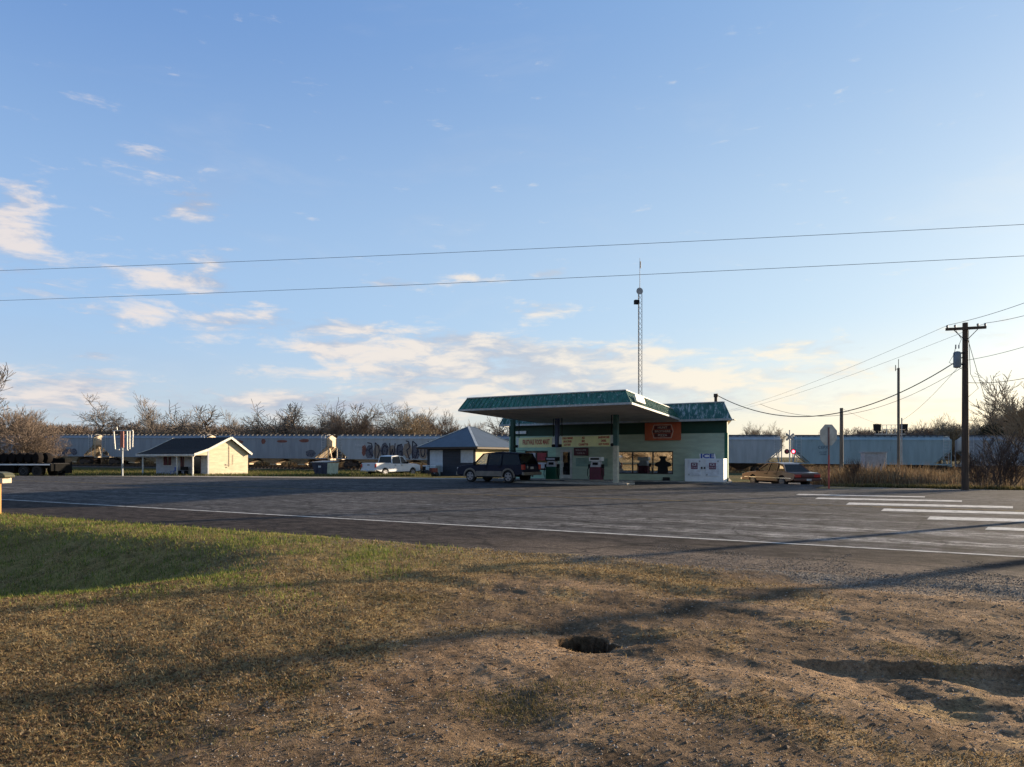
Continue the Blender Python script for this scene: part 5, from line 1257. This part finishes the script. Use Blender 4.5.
# nearer trees and thickets
D = 76; plant(pF, (12 - CX) / F * D, D, label='dense russet thicket at the left edge, behind the flatbed trailer', name='thicket', h=8.1, rz=1.0, sy=1.0)
plant(pF, (44 - CX) / F * (D + 3), D + 3, label='lower russet thicket right of the dense one behind the trailer', name='thicket', h=6.3, rz=3.0, sy=1.0)
plant(pF, (-30 - CX) / F * D, D, label='russet thicket beyond the left frame edge', name='thicket', h=8.4, rz=4.2)
plant(pA, (-66 - CX) / F * 50, 50, label='tree whose bare branch tips enter at the left edge of the sky', h=9.9, rz=.6, sy=1.3)
plant(pE, (1047 - CX) / F * 50, 50, label='tall pale bare tree entering at the right frame edge', h=8.6, rz=2.1, sy=1.35)
plant(pE, (1085 - CX) / F * 56, 56, label='pale bare tree beyond the right frame edge', h=9.5, rz=4.1, sy=1.2)
plant(pG, (1003 - CX) / F * 36.5, 36.5, label='dark multi stemmed bare shrub right of the utility pole', name='bare_shrub', cat='shrub', h=3.2, rz=.4, sy=1.25)
plant(pG, (982 - CX) / F * 41, 41, label='smaller bare shrub between the utility pole and the dark shrub', name='bare_shrub', cat='shrub', h=2.4, rz=2.4, sy=1.1)
plant(pG, (856 - CX) / F * 47, 47, label='small bare shrub left of the relay cabinet', name='bare_shrub', cat='shrub', h=1.9, rz=3.4, sy=1.0)
# dark evergreen at the right edge: leaf-sized faces through the crown
def leafy(n, H, W_, seed):
    r = np.random.RandomState(seed); k = 34; cen = np.stack([r.normal(0, W_ * .27, k), r.normal(0, W_ * .27, k), H * (.3 + .6 * r.rand(k))], 1)
    w_ = np.clip(1.15 - (cen[:, 2] / H) ** 2, .2, 1)[:, None]; cen[:, :2] *= w_
    c = cen[r.randint(0, k, n)] + r.normal(0, W_ * .085, (n, 3)); a = r.normal(0, 1, (n, 3)); a /= np.linalg.norm(a, axis=1)[:, None]; b_ = np.cross(a, r.normal(0, 1, (n, 3))); b_ /= np.linalg.norm(b_, axis=1)[:, None]
    s = .13; V = np.stack([c - a * s, c + b_ * s * .5, c + a * s, c - b_ * s * .5], 1).reshape(-1, 3)
    return V, np.arange(4 * n).reshape(-1, 4)
evm = mat('evergreen_leaves', (.035, .038, .022), .9, var=.4, scale=1)
def evergreen(px, py, D, W_, seed, label):
    x = (px - CX) / F * D; z = gz(x, D); H = 1.6 + (HY - py) * D / F - z
    t = thing('evergreen_tree', label, 'tree', (x, D, z)); V, f = leafy(16000, H, W_, seed); npmesh('crown', V, f, evm, parent=t)
    b = MB(); b.tube([(0, 0, -.2), (.1, 0, H * .4), (0, .1, H * .8)], .22, 8, .06); b.build('trunk', bark, t)
evergreen(1022, 412, 98, 6.5, 3, 'dark evergreen tree behind the train at the right frame edge')
evergreen(993, 425, 104, 5.0, 5, 'lower dark evergreen tree behind the train, left of the taller one')

# ================================================================ grasses and stones
vcm = vc_mat('grass_blades', trans=.35); 
def blades(name, X, Y, Lb, Wb, colr, tilt, label, seed=0, zoff=-.004, kind='stuff', cat='grass'):
    r = np.random.RandomState(seed); n = len(X); Z = zfun(X, Y) + zoff
    az = r.rand(n) * 2 * PI; t = tilt * (.35 + .9 * r.rand(n)); L = Lb * (.5 + r.rand(n)); W = Wb * (.6 + .8 * r.rand(n))
    dx, dy = np.cos(az), np.sin(az); sx, sy = -dy, dx
    def P(f, bend): 
        h = L * f * np.cos(t * bend); o = L * f * np.sin(t * bend); return X + dx * o, Y + dy * o, Z + h
    bx, by, bz = X, Y, Z; mx, my, mz = P(.55, .75); tx, ty, tz = P(1.0, 1.15)
    V = np.stack([np.stack([bx - sx * W / 2, by - sy * W / 2, bz], 1), np.stack([bx + sx * W / 2, by + sy * W / 2, bz], 1), np.stack([mx + sx * W * .35, my + sy * W * .35, mz], 1), np.stack([mx - sx * W * .35, my - sy * W * .35, mz], 1), np.stack([tx, ty, tz], 1)], 1)
    base = (np.arange(n) * 5)[:, None]
    Fc = np.concatenate([base + [[0, 1, 2]], base + [[0, 2, 3]], base + [[3, 2, 4]]], 0)
    c = np.repeat(colr, 5, axis=0)
    o = npmesh(name, V.reshape(-1, 3), Fc, vcm, c); return tag(o, label, cat, kind=kind)
r = np.random.RandomState(21)
def scatter(n, x0, x1, y0, y1, pw_=1.0):
    Y = y0 * (y1 / y0) ** (r.rand(n) ** pw_); X = Y * (x0 + (x1 - x0) * r.rand(n)); return X, Y
def pick(cols, n, k=.3):
    c = np.array(cols)[r.randint(0, len(cols), n)]; return c * (1 + k * (r.rand(n, 1) * 2 - 1))
# matted dry grass
X, Y = scatter(360000, -.80, .80, 3.3, 21)
s_, g_, v_ = cover(X, Y); m_, l_ = ml(X, Y); hm, hr = holemask(X, Y)
keep = (r.rand(len(X)) < s_ * .9 + .03) & (m_ < 10.4) & (hr > 1.05) & (gullymask(X, Y) < .15); X, Y, g_ = X[keep], Y[keep], g_[keep]; n = len(X)
cg = pick([(.27, .18, .08), (.36, .26, .13), (.19, .12, .06), (.11, .075, .04), (.24, .17, .075), (.42, .33, .19)], n)
isg = r.rand(n) < g_ * .58; cg[isg] = pick([(.12, .18, .03), (.19, .23, .045), (.28, .26, .08), (.09, .13, .028)], isg.sum())
L = np.where(isg, .055, .035) * (.8 + .25 * Y / 6)
blades('dry_grass', X, Y, L, .0042 * (.7 + Y / 7), cg, np.where(isg, .6, 1.3), 'matted dry and green roadside grass in the foreground', 3)
# leaf litter: small curled flakes
X, Y = scatter(60000, -.80, .45, 3.3, 10); s_, g_, v_ = cover(X, Y); hm, hr = holemask(X, Y); keep = (r.rand(len(X)) < s_ * .8) & (hr > 1.0); X, Y = X[keep], Y[keep]; n = len(X)
Z = zfun(X, Y) + .006; a = r.normal(0, 1, (n, 3)) * [1, 1, .35]; a /= np.linalg.norm(a, axis=1)[:, None]; q = np.cross(a, r.normal(0, .5, (n, 3)) + [0, 0, 1.]); q /= np.linalg.norm(q, axis=1)[:, None]
s = (.006 + .013 * r.rand(n))[:, None]; c = np.stack([X, Y, Z], 1); V = np.stack([c - a * s, c - q * s * .6 + [0, 0, .004], c + a * s, c + q * s * .6 + [0, 0, .004]], 1).reshape(-1, 3)
col = np.repeat(pick([(.20, .13, .07), (.12, .075, .045), (.28, .21, .13), (.08, .055, .04)], n), 4, axis=0)
tag(npmesh('leaf_litter', V, np.arange(4 * n).reshape(-1, 4), vcm, col), 'small dead leaves scattered over the dry grass', 'leaf litter', kind='stuff')
# gravel
stone = vc_mat('stones', .85, .3)
def pebbles(name, X, Y, size, label, seed, cols):
    r = np.random.RandomState(seed); n = len(X); Z = zfun(X, Y)
    oc = np.array([(1, 0, 0), (0, 1, 0), (-1, 0, 0), (0, -1, 0), (0, 0, 1), (0, 0, -1)], float)
    fc = np.array([(0, 1, 4), (1, 2, 4), (2, 3, 4), (3, 0, 4), (1, 0, 5), (2, 1, 5), (3, 2, 5), (0, 3, 5)])
    V = oc[None] * (1 + .35 * (r.rand(n, 6, 1) - .5)); V = V * [1, 1, .65]; an = r.rand(n) * 6.28; c_, s_ = np.cos(an)[:, None], np.sin(an)[:, None]
    V = np.stack([V[..., 0] * c_ - V[..., 1] * s_, V[..., 0] * s_ + V[..., 1] * c_, V[..., 2]], -1) + .25 * (r.rand(n, 6, 3) - .5)
    V = V * size[:, None, None] + np.stack([X, Y, Z], 1)[:, None]
    Fc = (np.arange(n) * 6)[:, None, None] + fc[None]; c = np.repeat(np.array(cols)[r.randint(0, len(cols), n)] * (1 + .5 * (r.rand(n, 1) - .5)), 6, axis=0)
    return tag(npmesh(name, V.reshape(-1, 3), Fc.reshape(-1, 3), stone, c), label, 'gravel', kind='stuff')
X, Y = scatter(260000, -.45, .85, 3.3, 14); s_, g_, v_ = cover(X, Y); m_, l_ = ml(X, Y); hm, hr = holemask(X, Y)
keep = (r.rand(len(X)) < v_ * .9 + .12) & (m_ < 11.4) & (hr > .95); X, Y = X[keep], Y[keep]
pebbles('gravel', X, Y, (.0025 + .0075 * r.rand(len(X)) ** 2.2) * (.8 + Y / 14), 'fine grey gravel spread over the dirt drive', 5, [(.25, .21, .17), (.14, .11, .09), (.36, .31, .26), (.08, .065, .055), (.22, .155, .10)])
X, Y = scatter(1300, -.3, .85, 3.3, 9); m_, l_ = ml(X, Y); hm, hr = holemask(X, Y); keep = (m_ < 10) & (r.rand(len(X)) < .7) & (hr > 1.2); X, Y = X[keep], Y[keep]
pebbles('dirt_clods', X, Y, .005 + .022 * r.rand(len(X)) ** 4, 'small clods of earth on the bare dirt', 6, [(.17, .11, .07), (.21, .14, .09), (.12, .08, .05)])
X, Y = scatter(60000, -.2, .95, 7, 15); m_, l_ = ml(X, Y); n_e = fbm(X, Y, 1.1, 4, 95); k_ = (m_ > 10.4) & (m_ < 11.9 + 2.5 * n_e) & (l_ > -4); X, Y = X[k_], Y[k_]
pb_ = pebbles('pavement_gravel', X, Y, .004 + .009 * r.rand(len(X)) ** 2.5, 'loose gravel scattered over the ragged pavement edge', 15, [(.25, .21, .17), (.14, .11, .09), (.34, .29, .24), (.19, .15, .11)]); pb_.location.z = .034
# dead sticks and stems on the dirt
X, Y = scatter(420, -.7, .8, 3.4, 9); m_, l_ = ml(X, Y); hm, hr = holemask(X, Y); k_ = (m_ < 10) & (hr > 1.3); X, Y = X[k_], Y[k_]; Z = zfun(X, Y); a_ = r.rand(len(X)) * 6.28; L_ = .03 + .14 * r.rand(len(X)) ** 2.5
X2, Y2 = X + np.cos(a_) * L_, Y + np.sin(a_) * L_; Z2 = zfun(X2, Y2)
v_s, f_s = segs([((X[i], Y[i], Z[i] + .003), (X2[i], Y2[i], Z2[i] + .006), .0028, .0012) for i in range(len(X))], 4)
tag(npmesh('dead_sticks', v_s, f_s, mat('dead_stick', (.15, .10, .065), .9)), 'short dead sticks and stems lying on the dirt', 'sticks', kind='stuff')
# clumps of taller weeds on the dirt
X = []; Y = []
for px, py, nn in ((520, 712, 1400), (500, 700, 900), (640, 700, 500), (300, 690, 700), (930, 655, 600), (400, 600, 700), (565, 690, 700), (760, 720, 300), (210, 740, 500)):
    cx, cy = G(px, py); X.append(cx + r.normal(0, .22, nn)); Y.append(cy + r.normal(0, .13, nn))
X = np.concatenate(X); Y = np.concatenate(Y); hm, hr = holemask(X, Y); X, Y = X[hr > 1.1], Y[hr > 1.1]
blades('weed_tufts', X, Y, .035, .0045, pick([(.13, .11, .045), (.20, .15, .07), (.09, .09, .03), (.26, .20, .11)], len(X)), 1.0, 'small dry weed tufts on the bare dirt', 8)
# grass along the far verge, and grass by the cottage
def poly_scatter(n, A, B_):
    """between two polylines"""
    t = r.rand(n); w_ = r.rand(n); A = np.array(A); B_ = np.array(B_); f = t * (len(A) - 1); i = np.minimum(f.astype(int), len(A) - 2); k = (f - i)[:, None]
    p = A[i] * (1 - k) + A[i + 1] * k; q = B_[i] * (1 - k) + B_[i + 1] * k; o = p * (1 - w_[:, None]) + q * w_[:, None]; return o[:, 0], o[:, 1]
X, Y = poly_scatter(60000, [(-52, 64), (-30, 67.5), (-20, 63), (-12, 61), (-8, 60)], [(-72, 100), (-50, 96), (-34, 96), (-18, 90), (-6, 88)])
blades('far_grass', X, Y, .30, .05, pick([(.10, .12, .03), (.16, .14, .05), (.20, .16, .08), (.07, .09, .025)], len(X)), .7, 'rough green and straw grass between cottage and railway', 9)
q_ = r.uniform(5, 16, 22000); s_2 = r.uniform(-45, 190, 22000); X = TR0[0] + TRD[0] * s_2 + .236 * q_; Y = TR0[1] + TRD[1] * s_2 + .972 * q_  # blades added to darken the lit ground seen beneath the train
blades('added_dark_brush', X, Y, 1.25, .09, pick([(.09, .065, .04), (.13, .09, .05), (.07, .05, .03)], len(X)), .5, 'dark brown brush added behind the railway to darken the gaps under the train', 14, cat='brush')
# tall dry brush right of the side street
A = [(17.9, 41.8), (20, 38.7), (23, 36.6), (28, 34.2), (40, 30.5)]; B_ = [(29, 72), (34, 72), (44, 70), (56, 66), (72, 60)]
X, Y = poly_scatter(48000, A, B_); dens = fbm(X, Y, .25, 3, 91); kp = r.rand(len(X)) < .55 + dens * 1.2; X, Y = X[kp], Y[kp]; dens = dens[kp]
edge = S((Y - (41.8 - (X - 17.9) * .52)) / 4)
blades('dry_brush', X, Y, (.16 + .38 * edge) * np.clip(.75 + 3.0 * dens, .25, 2.4), .035, pick([(.16, .115, .07), (.22, .16, .095), (.11, .08, .05), (.28, .21, .13), (.16, .095, .055)], len(X), .35), .45, 'tall russet dry brush and weeds beside the tracks', 10, cat='brush')
A = [(18.1, 41), (20, 38.3), (23, 36.1), (28, 33.8), (40, 29.8)]; B_ = [(18.6, 43), (20.8, 39.8), (24, 37.5), (29, 35), (41, 31)]
X, Y = poly_scatter(16000, A, B_); blades('verge_grass', X, Y, .22, .03, pick([(.20, .16, .07), (.14, .12, .04), (.25, .19, .10), (.09, .09, .03)], len(X)), .8, 'low straw coloured grass along the asphalt edge', 12)

# ================================================================ sky, sun, camera
SUNAZ = math.atan2(.872, .489); SUNEL = R(11.0)
w = bpy.data.worlds.new('World'); sc.world = w; w.use_nodes = True; nt = w.node_tree; T = NT(nt); bg = nt.nodes['Background']; out = nt.nodes['World Output']
sky = T.n('ShaderNodeTexSky', sky_type='NISHITA'); sky.sun_disc = False; sky.sun_elevation = SUNEL; sky.sun_rotation = SUNAZ
sky.altitude = 100; sky.air_density = 1.0; sky.dust_density = 1.2; sky.ozone_density = 1.6
bg.inputs[1].default_value = .10
co = T.n('ShaderNodeTexCoord').outputs['Generated']; sx = T.n('ShaderNodeSeparateXYZ'); T.l(co, sx.inputs[0])
az = T.m('ARCTAN2', sx.outputs['X'], sx.outputs['Y']); el = T.m('ARCSINE', sx.outputs['Z'])
azs = T.ramp(az, -.75, .95); K = 1 / .10
def kc(c): return tuple(x * K for x in c)
lo_ = T.mix(azs, kc((.27, .32, .39)), kc((.51, .45, .345))); mi_ = T.mix(azs, kc((.185, .285, .44)), kc((.30, .375, .43))); hi_ = T.mix(azs, kc((.070, .15, .335)), kc((.145, .245, .40)))
gcol = T.mix(T.ramp(el, .0, .20), lo_, mi_); gcol = T.mix(T.ramp(el, .16, .62), gcol, hi_)
skc = T.mix(.78, sky.outputs[0], gcol)
zen = T.m('MULTIPLY', T.ramp(el, .60, 1.15, 1.0, .55), T.ramp(sx.outputs['Y'], .35, -.5, 1.0, .75))   # unseen sky dimmed overhead and behind the camera to cut ambient light
T.l(T.mix(1.0, skc, zen, 'MULTIPLY'), bg.inputs[0])
cb_ = T.n('ShaderNodeCombineXYZ'); T.l(az, cb_.inputs[0]); T.l(el, cb_.inputs[1])
vec = T.mapping(cb_.outputs[0], (1, 3.3, 1)); vec2 = T.mapping(cb_.outputs[0], (1, 5.0, 1))
def ang(px, py):
    dx = (px - CX) / F; dz = (HY - py) / F; return math.atan(dx), math.atan(dz / math.sqrt(1 + dx * dx))
blobs = [(8, 228, 40, 26, .29), (30, 190, 24, 14, .12), (45, 285, 50, 12, .10), (190, 203, 26, 14, .18), (130, 155, 40, 10, .15), (75, 98, 40, 10, .05), (175, 153, 20, 10, .10), (240, 190, 40, 12, .06),
         (240, 262, 50, 9, .18), (120, 268, 60, 12, .16), (200, 285, 50, 9, .20), (390, 283, 22, 6, .26), (470, 279, 26, 6, .28), (549, 274, 16, 6, .28), (200, 318, 90, 12, .26), (350, 328, 45, 8, .22), (330, 348, 30, 8, .26),
         (450, 343, 50, 12, .28), (545, 310, 34, 8, .24), (400, 365, 90, 14, .24), (520, 360, 100, 16, .26), (620, 358, 60, 16, .22), (45, 388, 70, 20, .30), (95, 355, 20, 5, .12), (260, 372, 70, 6, .10), (500, 395, 150, 18, .20), (650, 385, 100, 14, .18),
         (790, 348, 55, 8, .24), (790, 372, 110, 8, .18), (850, 395, 140, 12, .18), (300, 405, 180, 12, .22), (250, 345, 60, 6, .05), (760, 415, 140, 10, .16), (1000, 330, 40, 14, .12)]
acc = None
for px, py, sx_, sy_, am in blobs:
    a0, e0 = ang(px, py); da = T.m('MULTIPLY', T.m('SUBTRACT', az, a0), F / sx_ / (1 + ((px - CX) / F) ** 2) ** -1 * 1.0); de = T.m('MULTIPLY', T.m('SUBTRACT', el, e0), F / sy_)
    g = T.m('MULTIPLY', T.m('EXPONENT', T.m('MULTIPLY', T.m('ADD', T.m('MULTIPLY', da, da), T.m('MULTIPLY', de, de)), -.7)), am)
    acc = g if acc is None else T.m('ADD', acc, g)
nz = T.noise(vec, 13, 9, .62, .3); nz2 = T.noise(vec2, 26, 6, .6)
dn = T.m('ADD', T.m('ADD', T.m('MULTIPLY', nz, .75), T.m('MULTIPLY', nz2, .25)), T.m('MINIMUM', acc, .31))
msk = T.ramp(dn, .585, .83)
hiw = T.m('MULTIPLY', T.ramp(T.noise(T.mapping(cb_.outputs[0], (1, 3.4, 1), (0, 0, .15)), 3.0, 7, .6, .6), .5, .85), .16)   # thin veil
# lit from the sun side, grey violet beneath
lit = T.ramp(T.m('SUBTRACT', T.noise(vec, 13, 5, .6, .3), T.noise(T.mapping(cb_.outputs[0], (1, 2.9, 1), (0, 0, 0)), 4.0, 3, .5)), -.12, .14)
azf = T.ramp(az, -.6, .6)
ccol = T.mix(lit, T.mix(azf, (.38, .43, .56), (.62, .66, .70)), T.mix(azf, (.86, .76, .70), (1.0, .90, .72)))
cbg = T.n('ShaderNodeBackground'); T.l(ccol, cbg.inputs[0]); cbg.inputs[1].default_value = .51
mx = T.n('ShaderNodeMixShader'); fac = T.m('MAXIMUM', T.m('MULTIPLY', msk, .82), hiw)
up_ = T.ramp(el, -.005, .02); T.l(T.m('MULTIPLY', fac, up_), mx.inputs[0]); T.l(bg.outputs[0], mx.inputs[1]); T.l(cbg.outputs[0], mx.inputs[2]); T.l(mx.outputs[0], out.inputs['Surface'])

sl = bpy.data.lights.new('sun', 'SUN'); sl.energy = 5.0; sl.angle = R(.9); sl.color = (1.0, .80, .56)
so = bpy.data.objects.new('sun', sl); COL.objects.link(so)
d = Vector((-math.sin(SUNAZ) * math.cos(SUNEL), -math.cos(SUNAZ) * math.cos(SUNEL), -math.sin(SUNEL))); so.rotation_euler = d.to_track_quat('-Z', 'Y').to_euler(); so.location = (30, 20, 30)
cam = bpy.data.cameras.new('camera'); cam.sensor_width = 36; cam.lens = F / 1024 * 36; cam.shift_y = (HY - 383.5) / 1024; cam.clip_end = 9000; cam.clip_start = .05
cmo = bpy.data.objects.new('camera', cam); COL.objects.link(cmo); cmo.location = (0, 0, EYE); cmo.rotation_euler = (R(90), 0, 0); sc.camera = cmo
vs = sc.view_settings; vs.view_transform = 'Standard'; vs.look = 'None'; vs.exposure = EXPO; vs.gamma = 1
sc.cycles.use_denoising = True; sc.cycles.max_bounces = 4; sc.cycles.transparent_max_bounces = 12; sc.cycles.sample_clamp_indirect = 5
